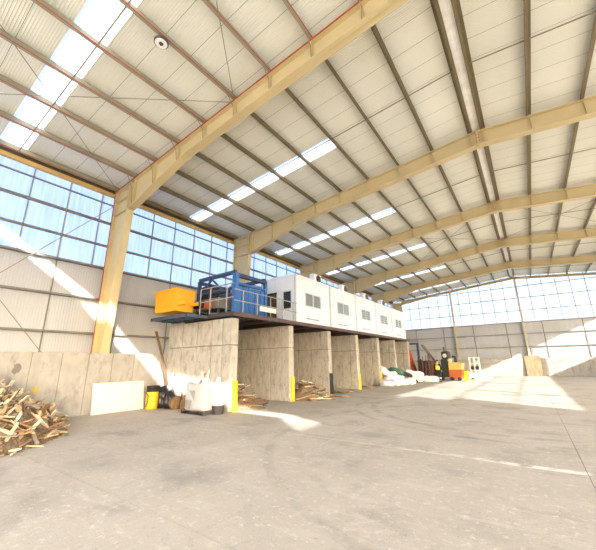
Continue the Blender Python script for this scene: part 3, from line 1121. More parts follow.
# air conditioning units standing on the cabin roofs
def aircon(loc, label):
    a = thing('air_conditioner', label, 'air conditioner', loc, 0, 'air conditioners on the cabin roofs')
    q = MB(); q.cbox((-0.17, -0.42, 0.08), (0.17, 0.42, 0.66), 0.03); obj('casing', q, M_white, a)
    q = MB(); q.lathe([(0.25, 0), (0.25, 0.02), (0.21, 0.025), (0.21, 0.0)], 20, mx=Matrix.Translation((0.17, 0.1, 0.37)) @ Matrix.Rotation(R(90), 4, 'Y')); g = obj('fan_grille', q, M_dark, a)
    for e in range(4):
        an = e * math.pi / 4
        q = MB(); q.beam((0.2, 0.1 - 0.22 * math.cos(an), 0.37 - 0.22 * math.sin(an)), (0.2, 0.1 + 0.22 * math.cos(an), 0.37 + 0.22 * math.sin(an)), 0.012, 0.012); obj('spoke', q, M_rail, g)
    q = MB(); q.box((-0.15, -0.36, 0), (0.15, -0.30, 0.08)); obj('foot', q, M_dark, a)
    q = MB(); q.box((-0.15, 0.30, 0), (0.15, 0.36, 0.08)); obj('foot', q, M_dark, a)


for k, nm in enumerate(('first and nearest', 'second', 'third', 'fourth')):
    aircon((-10.25, 13.45 + CW * (k + 1) - 0.75, CZ + CH - 0.01), 'white air conditioner on the roof of the %s cabin' % nm)

# ------------------------------------------------------------------ round lamp on the purlin
lp = thing('round_lamp', 'round white lamp with dark centre on a roof purlin, near the wide skylight', 'lamp', (-6.86, 3.36, ztop(-6.95) - 0.145))
q = MB(); q.lathe([(0.17, 0.0), (0.19, 0.02), (0.19, 0.06), (0.10, 0.12), (0.04, 0.14)], 24); obj('housing', q, M_dark, lp, smooth=False)
q = MB(); q.lathe([(0.155, -0.012), (0.16, 0.0), (0.15, 0.01)], 24); obj('lens', q, M_lens, lp)
q = MB(); q.lathe([(0.05, -0.03), (0.06, -0.012), (0.05, 0.0)], 16); obj('sensor', q, M_dark, lp)


# ------------------------------------------------------------------ loose timber
def plank_mesh(L, w, h, seed, m):
    rr = random.Random(seed)
    b = MB()
    n = 4
    sec = []
    for i in range(n + 1):
        t = i / n
        x = (t - 0.5) * L
        bend = rr.uniform(-0.012, 0.012)
        k = 1.0 if 0 < i < n else rr.uniform(0.55, 1.0)
        sec.append([(x + rr.uniform(-0.02, 0.02) * (i in (0, n)), -w / 2 * k + bend, -h / 2), (x, w / 2 * k + bend, -h / 2), (x, w / 2 * k + bend, h / 2), (x, -w / 2 * k + bend, h / 2)])
    vs = [p for s_ in sec for p in s_]
    fs = [(3, 2, 1, 0), (n * 4, n * 4 + 1, n * 4 + 2, n * 4 + 3)]
    for i in range(n):
        for k in range(4):
            j = (k + 1) % 4
            fs.append((i * 4 + k, i * 4 + j, i * 4 + 4 + j, i * 4 + 4 + k))
    b.add(vs, fs)
    return b.mesh('scrap_plank', m)


PLANKS = []
for i in range(20):
    PLANKS.append((plank_mesh(rnd.uniform(0.5, 1.1), rnd.uniform(0.06, 0.11), rnd.uniform(0.025, 0.05), i, M_wood[i % 5]), i % 5))
SMALL = [(plank_mesh(rnd.uniform(0.2, 0.6), rnd.uniform(0.035, 0.09), rnd.uniform(0.015, 0.035), 100 + i, M_wood[i % 5]), i % 5) for i in range(25)]


def mound(name, cx, cy, hfun, x0, x1, y0, y1, n, label, m=M_chip):
    b = MB()
    rr = random.Random(int(cx * 100))
    idx = {}
    for i in range(n + 1):
        for j in range(n + 1):
            x = x0 + (x1 - x0) * i / n
            y = y0 + (y1 - y0) * j / n
            z = max(hfun(x, y), 0) * rr.uniform(0.8, 1.08)
            idx[i, j] = len(b.v)
            b.v.append((x, y, z - 0.01 if z > 0.01 else -0.02))
    for i in range(n):
        for j in range(n):
            b.f.append((idx[i, j], idx[i + 1, j], idx[i + 1, j + 1], idx[i, j + 1]))
    return tag(obj(name, b, m), label, 'debris', kind='stuff')


TONE = ['pale', 'tan', 'brown', 'grey', 'cream']


def heap(hfun, spots, group, label, cat='scrap wood', big=0.5, tilt=0.45, only=None):
    for i, (x, y) in enumerate(spots):
        z = max(hfun(x, y), 0) * (1.0 if 'big heap' in label or 'first bay' in label or 'second bay' in label else 0.25)
        src = PLANKS if rnd.random() < big else SMALL
        me, kind = rnd.choice(src)
        o = link('scrap_plank', me, None, (x, y, z + 0.035 + rnd.uniform(0, 0.06) * (z > 0.1)), (rnd.uniform(-0.35, 0.35), rnd.uniform(-tilt, tilt) * min(1, z * 3 + 0.1), rnd.uniform(0, math.pi)))
        size = 'long' if src is PLANKS else 'short'
        lvl = 'low down in' if z < 0.18 else ('halfway up' if z < 0.6 else 'high up on')
        tag(o, label % (size + ' ' + TONE[kind], lvl), cat, group)


# big heap against the left wall
def h1(x, y):
    # ridge along the wall, falling towards the camera side and along y
    u = (x + 13.8) / 4.85
    v = (y - 1.4) / 3.35
    if u < 0 or v < -1.6:
        u = max(u, 0)
    r = math.sqrt(max(u, 0) ** 2 + max(v, 0) ** 2)
    return 2.3 * max(0, 1 - r) ** 0.98


mound('wood_debris', -12, 2, h1, -13.8, -9.1, -1.5, 4.9, 34, 'chipped wood and dust filling the big timber heap by the wall')
spots = []
while len(spots) < 295:
    x, y = rnd.uniform(-13.4, -9.0), rnd.uniform(1.2, 4.9)
    if y < 0.2 * abs(x) - 0.35:
        continue
    if h1(x, y) > 0.02 or (rnd.random() < 0.1 and h1(x, y) > -1 and math.hypot((x + 13.8) / 4.85, max(0, (y - 1.4) / 3.35)) < 1.06):
        spots.append((x, y))
heap(h1, spots, 'broken timber heaped against the left concrete wall', '%s broken timber %s the big heap by the concrete wall', big=0.07, tilt=1.1)

# smaller heaps inside the bays
BAYH = [
    # centre x, y, rx, ry, height, count
    (-10.3, 10.2, 1.25, 0.85, 0.85, 36, '%s timber scrap %s the heap in the first bay', 0.55),
    (-9.7, 14.15, 1.2, 1.05, 1.0, 52, '%s timber scrap %s the splintered heap in the second bay', 0.75),
    (-10.0, 17.9, 0.9, 0.6, 0.25, 9, '%s timber scrap %s the flat litter beside the black guard', 0.8),
    (-9.9, 21.7, 1.0, 0.8, 0.4, 14, '%s timber scrap %s the litter of the fourth bay', 0.2),
]
for (cx, cy, rx, ry, hh, n, lab, big) in BAYH:
    hf = lambda x, y, cx=cx, cy=cy, rx=rx, ry=ry, hh=hh: hh * max(0, 1 - math.hypot((x - cx) / rx, (y - cy) / ry))
    if hh > 0.5:
        mound('wood_debris', cx, cy, lambda x, y: hf(x, y) * 0.8, cx - rx, cx + rx, cy - ry, cy + ry, 16, 'chips under the timber scrap in the %s bay' % ('first' if cx < -10.1 else 'second'))
    sp = []
    while len(sp) < n:
        x, y = cx + rnd.uniform(-rx, rx), cy + rnd.uniform(-ry, ry)
        if hf(x, y) > 0.0:
            sp.append((x, y))
    heap(hf, sp, 'timber scraps ' + lab.split('%s ')[-1], lab, big=big, tilt=0.3)
# loose planks in front of the third divider
for i, (x, y, rz, mi, lab) in enumerate([(-9.0, 15.3, 0.5, 2, 'reddish brown plank lying flat on the floor before the black guard'), (-8.8, 15.7, 0.2, 1, 'tan plank lying flat on the floor before the black guard')]):
    b = MB(); b.cbox((-0.75, -0.08, 0), (0.75, 0.08, 0.05), 0.008)
    tag(obj('loose_plank', b, M_wood[mi], None, (x, y, 0.0), (0, 0, rz)), lab, 'plank')
b = MB(); b.cbox((-0.7, -0.45, 0), (0.7, 0.45, 0.04), 0.01)
tag(obj('plywood_sheet', b, M_wood[3], None, (-9.9, 17.6, 0.2), (R(6), R(8), 0.35)), 'grey plywood sheet lying on scraps in the third bay', 'board')


# ------------------------------------------------------------------ white bag heaps
def sack_mesh(seed, L=0.8, W=0.55, T=0.42, pw=0.8):
    rr = random.Random(seed)
    bm = bmesh.new()
    bmesh.ops.create_icosphere(bm, subdivisions=4, radius=1.0)
    ph = [rr.uniform(0, 6.28) for _ in range(6)]
    for v in bm.verts:
        x, y, z = v.co
        e = lambda q, p: math.copysign(abs(q) ** p, q)
        n = 1 + 0.08 * math.sin(5 * x + ph[0]) * math.sin(6 * y + ph[1]) + 0.06 * math.sin(9 * z + ph[2] + 4 * x) + 0.05 * math.sin(13 * y + ph[3] + 7 * x) + 0.05 * abs(math.sin(11 * x + 9 * z + ph[4])) + 0.04 * abs(math.sin(17 * z + 8 * y + ph[5]))
        v.co = Vector((e(x, pw) * L * n, e(y, pw) * W * n, max(e(z, pw - 0.05) * T * n, -T * 0.72)))
    me = bpy.data.meshes.new('white_sack')
    bm.to_mesh(me)
    bm.free()
    me.materials.append(M_bag)
    me.polygons.foreach_set('use_smooth', [True] * len(me.polygons))
    return me


SACKS = [sack_mesh(i) for i in range(5)]
def sacks(rows, where, group, sc):
    for i, (x, y, z, txt) in enumerate(rows):
        o = link('white_sack', SACKS[i % 5], None, (x, y, z), (rnd.uniform(-0.3, 0.3) * (z > 0.5), rnd.uniform(-0.2, 0.3) * (z > 0.5), rnd.uniform(0, 3)))
        o.scale = (sc, sc, sc * 1.05)
        tag(o, 'white sack %s %s' % (txt, where), 'sack', group)


sacks([(-8.95, 23.75, 0.2, 'nearest the camera at the foot of'), (-8.62, 24.5, 0.2, 'second nearest at the foot of'), (-8.3, 25.25, 0.2, 'third nearest at the foot of'), (-8.1, 26.0, 0.2, 'fourth nearest at the foot of'),
       (-8.05, 26.75, 0.2, 'last but one at the foot of'), (-8.45, 27.35, 0.2, 'at the far end of'), (-9.15, 25.0, 0.42, 'in the middle of the slope of'), (-8.85, 25.8, 0.45, 'halfway up'),
       (-9.15, 26.6, 0.4, 'behind'), (-9.5, 25.3, 0.78, 'just below the top of'), (-9.75, 25.0, 1.14, 'on the very top of'), (-9.25, 25.95, 0.72, 'beside the top sack of'), (-9.1, 27.5, 0.3, 'against the yellow guard, in')],
      'the white heap by the sixth guard', 'white sacks heaped around the sixth guard', 0.56)
sacks([(-8.9, 28.95, 0.26, 'lowest and nearest in'), (-8.25, 29.3, 0.24, 'in front at the middle of'), (-7.75, 29.9, 0.22, 'in front at the far end of'), (-8.75, 29.7, 0.3, 'behind the middle of'), (-8.85, 29.25, 0.72, 'on top at the near side of'), (-8.4, 29.75, 0.6, 'on top at the middle of'), (-7.35, 30.45, 0.18, 'flattened at the far tip of')],
      'the white heap by the red chute', 'white sacks heaped by the red chute', 0.62)
for (x, y, z, m, nm, lab, sc) in [(-9.1, 28.5, 0.72, M_blackbag, 'black_sack', 'black plastic sack lying on the far white sack heap', (0.75, 0.5, 0.4)),
                                  (-8.5, 28.3, 0.2, M_blackbag, 'black_sack', 'black plastic sack on the floor before the far white sack heap', (0.6, 0.5, 0.5)),
                                  (-9.5, 27.65, 0.95, M_green, 'green_sack', 'green plastic sheet bundle between the two white sack heaps', (0.7, 0.5, 0.6))]:
    me = sack_mesh(int(-x * 100)); me.materials[0] = m
    o = link(nm, me, None, (x, y, z), (0.1, 0.3, 0.4)); o.scale = sc
    tag(o, lab, 'sack')

# ------------------------------------------------------------------ clutter beside the first divider
b = MB(); b.cbox((-0.02, 0, 0), (0.02, 2.02, 1.13), 0.008)
tag(obj('leaning_board', b, M_plate, None, (-13.62, 5.86, 0.0), (0, R(-9), 0)), 'large white board leaning on the concrete wall', 'board')
dr = thing('yellow_drum', 'yellow plastic drum with black lid beside the white board', 'drum', (-13.25, 8.02, 0))
q = MB(); q.lathe([(0.2, 0), (0.23, 0.03), (0.24, 0.25), (0.225, 0.28), (0.24, 0.31), (0.24, 0.58), (0.225, 0.61), (0.23, 0.64), (0.21, 0.72), (0.16, 0.76)], 22); obj('body', q, M_yel, dr, smooth=False)
q = MB(); q.lathe([(0.235, 0.68), (0.24, 0.70), (0.24, 0.78), (0.22, 0.80)], 22); obj('lid', q, M_black, dr)
q = MB(); q.tube([(0.0, -0.26, 0.1), (0.12, -0.27, 0.3), (0.1, -0.26, 0.55), (-0.1, -0.25, 0.66)], 0.02); obj('hose', q, M_dark, dr)
q = MB(); q.cbox((-0.2, -0.18, 0.80), (0.22, 0.2, 0.92), 0.02); tag(obj('black_crate', q, M_black, None, (-13.25, 8.02, 0.0)), 'shallow black crate sitting on the yellow drum', 'crate')


def lumpy(name, m, loc, sc, seed, label, cat, rot=(0, 0, 0)):
    me = sack_mesh(seed, 0.5, 0.5, 0.5, 1.05)
    me.materials[0] = m
    me.name = name
    o = link(name, me, None, loc, rot)
    o.scale = sc
    return tag(o, label, cat)


lumpy('black_sack', M_blackbag, (-13.2, 8.48, 0.36), (0.55, 0.5, 1.0), 31, 'tall black plastic sack beside the yellow drum', 'sack')
lumpy('black_sack', M_blackbag, (-12.75, 8.5, 0.30), (0.5, 0.45, 0.8), 32, 'smaller black sack between the white draped sheets', 'sack')
lumpy('brown_bundle', M_brownbag, (-12.35, 8.55, 0.2), (0.55, 0.5, 0.52), 33, 'round bundle of brown netting on the floor by the divider', 'bundle')
lumpy('green_bundle', M_brownbag, (-11.75, 8.55, 0.22), (0.28, 0.4, 0.6), 34, 'olive bundle leaning beside the pallet', 'bundle')


def drape(name, loc, w, h, lean, seed, label):
    rr = random.Random(seed)
    b = MB()
    nx, nz = 8, 10
    for j in range(nz + 1):
        t = j / nz
        ww = w * (0.55 + 0.45 * math.sin(math.pi * min(1, t * 0.9 + 0.1))) * (1 - 0.45 * t)
        for i in range(nx + 1):
            s_ = i / nx - 0.5
            y = 0.05 * math.sin(i * 2.1 + seed) + 0.03 * math.sin(i * 4 + j) + lean * t
            for_off = 0.0
            b.v.append((s_ * ww + 0.05 * math.sin(j + seed), y, h * t))
    for j in range(nz):
        for i in range(nx):
            a = j * (nx + 1) + i
            b.f.append((a, a + 1, a + nx + 2, a + nx + 1))
    o = obj(name, b, M_bag, None, loc, smooth=True)
    md = o.modifiers.new('thickness', 'SOLIDIFY')
    md.thickness = 0.03
    return tag(o, label, 'sheet')


drape('white_sheet', (-13.05, 8.62, 0.55), 0.55, 0.85, 0.15, 2, 'white plastic sheet draped over the black sack by the yellow drum')
drape('white_sheet', (-12.6, 8.72, 0.28), 0.42, 0.98, 0.12, 5, 'white plastic sheet hanging beside the leaning pole')
b = MB(); b.tube([(-13.35, 7.95, 3.2), (-13.3, 8.55, 1.5), (-13.25, 8.82, 0.03)], 0.055, 8)
tag(obj('leaning_pole', b, M_wood[2]), 'brown pole leaning against the platform end beside the nearest divider', 'pole')

pt = thing('pallet', 'small dark pallet under the white big bag', 'pallet', (-10.44, 8.38, 0))
for k in range(5):
    y = -0.4 + 0.2 * k
    b = MB(); b.box((-0.66, y - 0.07, 0.10), (0.66, y + 0.07, 0.125)); obj('deck_board', b, M_wood[2], pt)
for x in (-0.6, 0.0, 0.6):
    b = MB(); b.box((x - 0.06, -0.47, 0.02), (x + 0.06, 0.47, 0.10)); obj('bearer', b, M_dark, pt)
for y in (-0.4, 0.0, 0.4):
    b = MB(); b.box((-0.66, y - 0.06, 0.0), (0.66, y + 0.06, 0.02)); obj('skid_board', b, M_dark, pt)
bb = thing('big_bag', 'white woven big bag full of off-cuts standing on a pallet', 'bag', (-10.44, 8.38, 0.127))
bm = bmesh.new()
bmesh.ops.create_grid(bm, x_segments=1, y_segments=1, size=1)
bm.free()


def bagmesh():
    b = MB()
    n = 24
    rows = 12
    for j in range(rows + 1):
        t = j / rows
        z = 0.93 * t
        bul = 1.0 + 0.07 * math.sin(math.pi * min(t * 1.1, 1)) - 0.05 * t
        for i in range(n):
            a = 2 * math.pi * i / n
            c, s_ = math.cos(a), math.sin(a)
            p = 0.38
            x = math.copysign(abs(c) ** p, c) * 0.58 * bul
            y = math.copysign(abs(s_) ** p, s_) * 0.42 * bul
            wr = 1 + 0.022 * math.sin(a * 7 + j * 1.3) * (0.4 + t)
            corner = (abs(c * s_) * 2) ** 2
            b.v.append((x * wr, y * wr, z + (0.17 * corner * t ** 3)))
    for j in range(rows):
        for i in range(n):
            k = (i + 1) % n
            b.f.append((j * n + i, j * n + k, (j + 1) * n + k, (j + 1) * n + i))
    # sunken top
    base = len(b.v)
    for i in range(n):
        v = b.v[rows * n + i]
        b.v.append((v[0] * 0.9, v[1] * 0.9, 0.78))
    for i in range(n):
        k = (i + 1) % n
        b.f.append((rows * n + i, rows * n + k, base + k, base + i))
    b.f.append(tuple(base + i for i in range(n)))
    b.f.append(tuple(range(n - 1, -1, -1)))
    return b


obj('body', bagmesh(), mat('big_bag_white', srgb(186, 185, 182), 0.75, var=0.05, scale=5, bump=0.25, bscale=14), bb, smooth=True)
for sx in (-1, 1):
    for sy in (-1, 1):
        b = MB()
        x, y = sx * 0.5, sy * 0.36
        b.tube([(x, y, 0.9), (x * 1.02, y, 1.1), (x * 0.8, y, 1.12), (x * 0.75, y, 0.88)], 0.022, 5)
        obj('lifting_loop', b, M_bag, bb)
b = MB()
b.add([(-0.22, -0.462, 0.70), (0.1, -0.466, 0.70), (0.08, -0.466, 0.36), (-0.22, -0.472, 0.70), (0.1, -0.476, 0.70), (0.08, -0.476, 0.36)], [(0, 1, 2), (5, 4, 3), (0, 3, 4, 1), (1, 4, 5, 2), (2, 5, 3, 0)])
obj('printed_triangle', b, M_baggrey, bb)['label'] = 'grey printed triangle on the bag'
b = MB()
b.add([(-0.42, -0.462, 0.38), (-0.05, -0.468, 0.36), (-0.12, -0.462, 0.06), (-0.42, -0.462, 0.06)], [(0, 1, 2, 3)])
b.add([(-0.42, -0.472, 0.38), (-0.05, -0.478, 0.36), (-0.12, -0.472, 0.06), (-0.42, -0.472, 0.06)], [(3, 2, 1, 0)])
obj('printed_panel', b, M_baggrey, bb)['label'] = 'grey printed panel low on the bag'
for i in range(7):
    b = MB()
    x = rnd.uniform(-0.05, 0.3)
    y = rnd.uniform(-0.15, 0.2)
    b.beam((x, y, 0.86), (x + rnd.uniform(-0.1, 0.1), y + rnd.uniform(-0.1, 0.1), 1.2 + rnd.uniform(0, 0.2)), 0.07, 0.025, rnd.uniform(0, 3))
    tag(obj('off_cut', b, M_wood[(1, 2, 4)[i % 3]], None, (-10.44, 8.38, 0.127)), '%s timber off-cut sticking out of the white big bag' % ('tan', 'brown', 'cream')[i % 3], 'scrap wood', 'off-cuts standing in the big bag')
bk = thing('bucket', 'white bucket with dark lower half beside the big bag pallet', 'bucket', (-9.72, 8.52, 0))
q = MB(); q.lathe([(0.2, 0.0), (0.21, 0.02), (0.225, 0.3)], 22); obj('lower_body', q, M_dark, bk)['label'] = 'dark grey lower half of the bucket'
q = MB(); q.lathe([(0.226, 0.3), (0.24, 0.52), (0.25, 0.53), (0.25, 0.57), (0.235, 0.57), (0.22, 0.32)], 22); obj('body', q, M_bag, bk)
q = MB(); q.tube([(0.25 * math.cos(a), 0.25 * math.sin(a) * 0.2 - 0.2, 0.55 - 0.14 * math.sin(a)) for a in [math.pi * k / 10 for k in range(11)]], 0.008, 5); obj('handle', q, M_rail, bk)
q = MB(); q.cbox((-0.05, -0.16, 0), (0.05, 0.16, 0.5), 0.02); tag(obj('dark_canister', q, M_dark, None, (-10.02, 8.72, 0.0)), 'narrow dark canister between big bag and bucket', 'canister')

# ------------------------------------------------------------------ far end: machinery
gt = thing('gantry_post', 'dark blue steel post with short top arm by the last bay divider', 'post', (-9.1, 33.5, 0))
b = MB(); b.box((-0.1, -0.1, 0), (0.1, 0.1, 3.35)); obj('post', b, M_dblue, gt)
b = MB(); b.box((-0.75, -0.08, 3.35), (0.12, 0.08, 3.52)); obj('arm', b, M_dblue, gt)
b = MB(); b.box((-0.2, -0.2, 0), (0.2, 0.2, 0.03)); obj('base_plate', b, M_dblue, gt)
rp_ = thing('red_chute', 'red steel chute with yellow edge leaning beside the blue post', 'chute', (-9.55, 32.75, 0))
mx = Matrix.Translation((0, 0, 1.3)) @ Matrix.Rotation(R(-14), 4, 'Y')
b = MB(); b.cbox((-0.12, -0.5, -1.28), (0.12, 0.5, 1.5), 0.02, mx); obj('trough', b, M_redp, rp_)
b = MB(); b.box((-0.16, -0.54, 0.9), (0.16, -0.46, 1.75), mx); obj('edge_strip', b, M_myel, rp_)
ic = thing('incline_conveyor', 'thin grey inclined conveyor sloping down from the blue post', 'conveyor', (0, 0, 0))
for dy in (-0.25, 0.25):
    b = MB(); b.beam((-8.85, 34.2 + dy, 3.35), (-7.3, 34.2 + dy, 0.9), 0.05, 0.14); obj('side_rail', b, M_girt, ic)
b = MB(); b.beam((-8.85, 34.2, 3.33), (-7.3, 34.2, 0.88), 0.45, 0.03); obj('belt', b, M_girt, ic)
for (x, z) in ((-8.3, 2.45), (-7.5, 1.2)):
    for dy in (-0.25, 0.25):
        b = MB(); b.beam((x, 34.2 + dy, z), (x, 34.2 + dy, 0.0), 0.06, 0.06); obj('leg', b, M_dark, ic)


def container(loc, sx, sy, h, m, label, cat='container'):
    t = thing('scrap_container', label, cat, loc)
    obj('shell', shell(sx * 0.94, sy * 0.94, sx, sy, h, 0.04), m, t)
    for k in range(5):
        x = -sx + 0.1 + (2 * sx - 0.2) * k / 4
        b = MB(); b.box((x - 0.04, -sy - 0.04, 0.05), (x + 0.04, -sy + 0.03, h - 0.03)); obj('rib', b, m, t)
    b = MB(); b.box((-sx - 0.05, -sy - 0.06, h - 0.08), (sx + 0.05, -sy + 0.02, h + 0.02)); obj('rim', b, M_dark, t)
    return t


container((-8.25, 32.75, 0), 0.62, 0.6, 1.75, M_rust, 'rust red ribbed scrap container behind the white sacks')
container((-7.3, 33.3, 0), 0.27, 0.6, 1.15, M_dark, 'dark low scrap container between the rust red one and the worker')

sh = thing('shredder', 'yellow and orange mobile shredder with black engine block, behind the worker', 'machine', (-6.0, 33.3, 0))
b = MB(); b.cbox((-0.35, -0.7, 0.15), (0.75, 0.7, 0.95), 0.03); obj('chassis', b, M_mor, sh)
b = MB(); b.prism([(-0.3, 0.95), (0.72, 0.95), (0.82, 1.5), (-0.3, 1.58)], -0.75, 0.75); obj('hopper', b, M_myel, sh)
for k in range(3):
    b = MB(); b.box((-0.15 + 0.35 * k - 0.03, -0.79, 0.98), (-0.15 + 0.35 * k + 0.03, -0.75, 1.5)); obj('rib', b, M_myel, sh)
for x in (-0.1, 0.5):
    b = MB(); b.lathe([(0.13, -0.08), (0.16, -0.05), (0.16, 0.05), (0.13, 0.08)], 16, mx=Matrix.Translation((x, -0.72, 0.16)) @ Matrix.Rotation(R(90), 4, 'X')); obj('wheel', b, M_black, sh)
b = MB(); b.cbox((-0.95, -0.6, 0.3), (-0.3, 0.6, 1.9), 0.05); eng = obj('engine_block', b, M_mach, sh)
b = MB(); b.cbox((-0.85, -0.5, 1.9), (-0.2, 0.4, 2.6), 0.08); obj('cowl', b, M_mach, sh)
for (x, z) in ((-0.55, 2.2), (-0.15, 1.75)):
    b = MB(); b.lathe([(0.17, -0.06), (0.19, 0), (0.1, 0.06)], 16, mx=Matrix.Translation((x, -0.62, z)) @ Matrix.Rotation(R(90), 4, 'X')); obj('lamp', b, M_dust, sh)
b = MB(); b.tube([(-0.7, 0.1, 2.5), (-0.7, 0.1, 2.95), (-0.6, 0.1, 3.0)], 0.05, 8); obj('exhaust', b, M_dark, sh)
b = MB(); b.tube([(0.0, -0.2, 2.1), (0.25, -0.25, 2.05), (0.3, -0.3, 1.6)], 0.13, 8); obj('intake', b, M_mach, sh)
fb_ = thing('jerry_can', 'fluorescent yellow tall canister standing beside the orange shredder', 'canister', (-5.02, 33.2, 0))
b = MB(); b.cbox((-0.2, -0.14, 0), (0.2, 0.14, 0.82), 0.05); obj('body', b, M_fluo, fb_)
b = MB(); b.lathe([(0.06, 0.82), (0.06, 0.9), (0.05, 0.91)], 12); obj('cap', b, M_black, fb_)
b = MB(); b.tube([(-0.14, 0, 0.8), (-0.12, 0, 0.92), (-0.02, 0, 0.94), (0.0, 0, 0.86)], 0.02, 6); obj('handle', b, M_fluo, fb_)

cg = thing('cage_trolley', 'white wire cage trolley standing before the far concrete wall', 'trolley', (-4.62, 36.3, 0))
for x in (-0.4, 0.0, 0.4):
    for y in (-0.35, 0.35):
        b = MB(); b.box((x - 0.035, y - 0.035, 0.12), (x + 0.035, y + 0.035, 2.05)); obj('post', b, M_refl, cg)
for z in (0.2, 0.8, 1.4, 2.0):
    for y in (-0.35, 0.35):
        b = MB(); b.box((-0.42, y - 0.03, z - 0.03), (0.42, y + 0.03, z + 0.03)); obj('rail', b, M_refl, cg)
for x, z, m in ((-0.2, 0.95, M_rust), (0.2, 0.95, M_dark), (-0.2, 0.35, M_bag), (0.2, 0.35, M_bag), (0.2, 1.5, M_bag)):
    b = MB(); b.cbox((x - 0.15, -0.28, z - 0.1), (x + 0.15, 0.28, z + 0.22), 0.03); obj('load_box', b, m, cg)
for x in (-0.36, 0.36):
    for y in (-0.3, 0.3):
        b = MB(); b.lathe([(0.05, -0.02), (0.06, 0), (0.05, 0.02)], 10, mx=Matrix.Translation((x, y, 0.06)) @ Matrix.Rotation(R(90), 4, 'X')); obj('caster', b, M_black, cg)
cr_n = 0
for (x, y, sx, h, lab) in ((-5.45, 36.2, 0.36, 0.62, 'white crate on the floor between shredder and cage trolley'), (-4.3, 35.0, 0.34, 0.3, 'low white crate in front of the cage trolley'), (-3.7, 36.5, 0.3, 0.35, 'low white crate just beyond the cage trolley')):
    t = thing('white_crate', lab, 'crate', (x, y, 0), 0.2 * cr_n)
    obj('shell', shell(sx * 0.92, 0.3, sx, 0.33, h, 0.02), M_refl, t)
    for zz in (0.3, 0.65):
        b = MB(); b.box((-sx - 0.01, -0.345, h * zz), (sx + 0.01, -0.325, h * zz + 0.03)); obj('slat', b, M_rail, t)
    cr_n += 1
for i in range(9):
    b = MB()
    x = -8.75 + 0.13 * i
    b.tube([(x + rnd.uniform(-0.1, 0.1), 31.6 + rnd.uniform(-0.15, 0.15), 0.03), (x + rnd.uniform(-0.25, 0.25), 32.05, rnd.uniform(1.2, 2.3))], rnd.uniform(0.035, 0.06), 6)
    k = i % 3
    tag(obj('scrap_pipe', b, (M_dark, M_rust, M_gut)[k]), ('dark steel', 'rust red', 'brown')[k] + ' scrap pipe leaning on the rust red container, %s of its colour' % ('nearest the divider', 'middle one', 'nearest the worker')[i // 3], 'pipe', 'scrap pipes leaning on the rust red container')
# stained brown board leaning on the far concrete
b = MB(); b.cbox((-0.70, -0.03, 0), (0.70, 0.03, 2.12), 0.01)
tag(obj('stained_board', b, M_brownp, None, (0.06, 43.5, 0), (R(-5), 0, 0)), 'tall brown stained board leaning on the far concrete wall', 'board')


# ------------------------------------------------------------------ the worker
def skin_body(name, joints, edges_, m, parent, sub=2, loc=(0, 0, 0)):
    me = bpy.data.meshes.new(name)
    names = list(joints)
    me.from_pydata([joints[k][0] for k in names], [(names.index(a), names.index(b_)) for a, b_ in edges_], [])
    o = link(name, me, parent, loc)
    sk = o.modifiers.new('skin', 'SKIN')
    sk.use_smooth_shade = True
    for i, k in enumerate(names):
        r = joints[k][1]
        v = me.skin_vertices[0].data[i]
        v.radius = r if isinstance(r, tuple) else (r, r)
        v.use_root = (i == 0)
    sb = o.modifiers.new('sub', 'SUBSURF')
    sb.levels = sub
    sb.render_levels = sub
    me.materials.append(m)
    return o


pr = thing('person', 'worker in hi-vis yellow top and dark trousers, standing with back turned beside the shredder', 'person', (-6.8, 30.5, 0), R(-12))
pr.scale = (1.06, 1.06, 1.03)
J = {
    'pelvis': ((0, 0, 0.95), (0.155, 0.11)), 'waist': ((0, 0.0, 1.10), (0.145, 0.105)), 'chest': ((0, 0.01, 1.30), (0.17, 0.12)), 'upper': ((0, 0.0, 1.43), (0.14, 0.09)),
    'neck': ((0, 0.01, 1.52), 0.055), 'neck2': ((0, 0.03, 1.57), 0.052),
    'shl': ((-0.19, 0, 1.42), 0.06), 'ell': ((-0.27, -0.02, 1.14), 0.045), 'wrl': ((-0.24, 0.13, 0.93), 0.03), 'pml': ((-0.235, 0.17, 0.87), (0.035, 0.018)),
    'shr': ((0.19, 0, 1.42), 0.06), 'elr': ((0.28, -0.03, 1.14), 0.045), 'wrr': ((0.26, 0.11, 0.92), 0.03), 'pmr': ((0.255, 0.15, 0.86), (0.035, 0.018)),
    'hpl': ((-0.1, 0, 0.88), 0.095), 'knl': ((-0.115, 0.03, 0.5), 0.065), 'anl': ((-0.12, -0.05, 0.1), 0.042), 'tol': ((-0.13, 0.13, 0.04), (0.042, 0.035)),
    'hpr': ((0.1, 0, 0.88), 0.095), 'knr': ((0.12, 0.05, 0.5), 0.065), 'anr': ((0.13, 0.0, 0.1), 0.042), 'tor': ((0.14, 0.19, 0.04), (0.042, 0.035)),
}
E_ = [('pelvis', 'waist'), ('waist', 'chest'), ('chest', 'upper'), ('upper', 'neck'), ('neck', 'neck2'), ('upper', 'shl'), ('shl', 'ell'), ('ell', 'wrl'), ('wrl', 'pml'),
      ('upper', 'shr'), ('shr', 'elr'), ('elr', 'wrr'), ('wrr', 'pmr'), ('pelvis', 'hpl'), ('hpl', 'knl'), ('knl', 'anl'), ('anl', 'tol'), ('pelvis', 'hpr'), ('hpr', 'knr'), ('knr', 'anr'), ('anr', 'tor')]
skin_body('body', J, E_, M_skin, pr, 2)
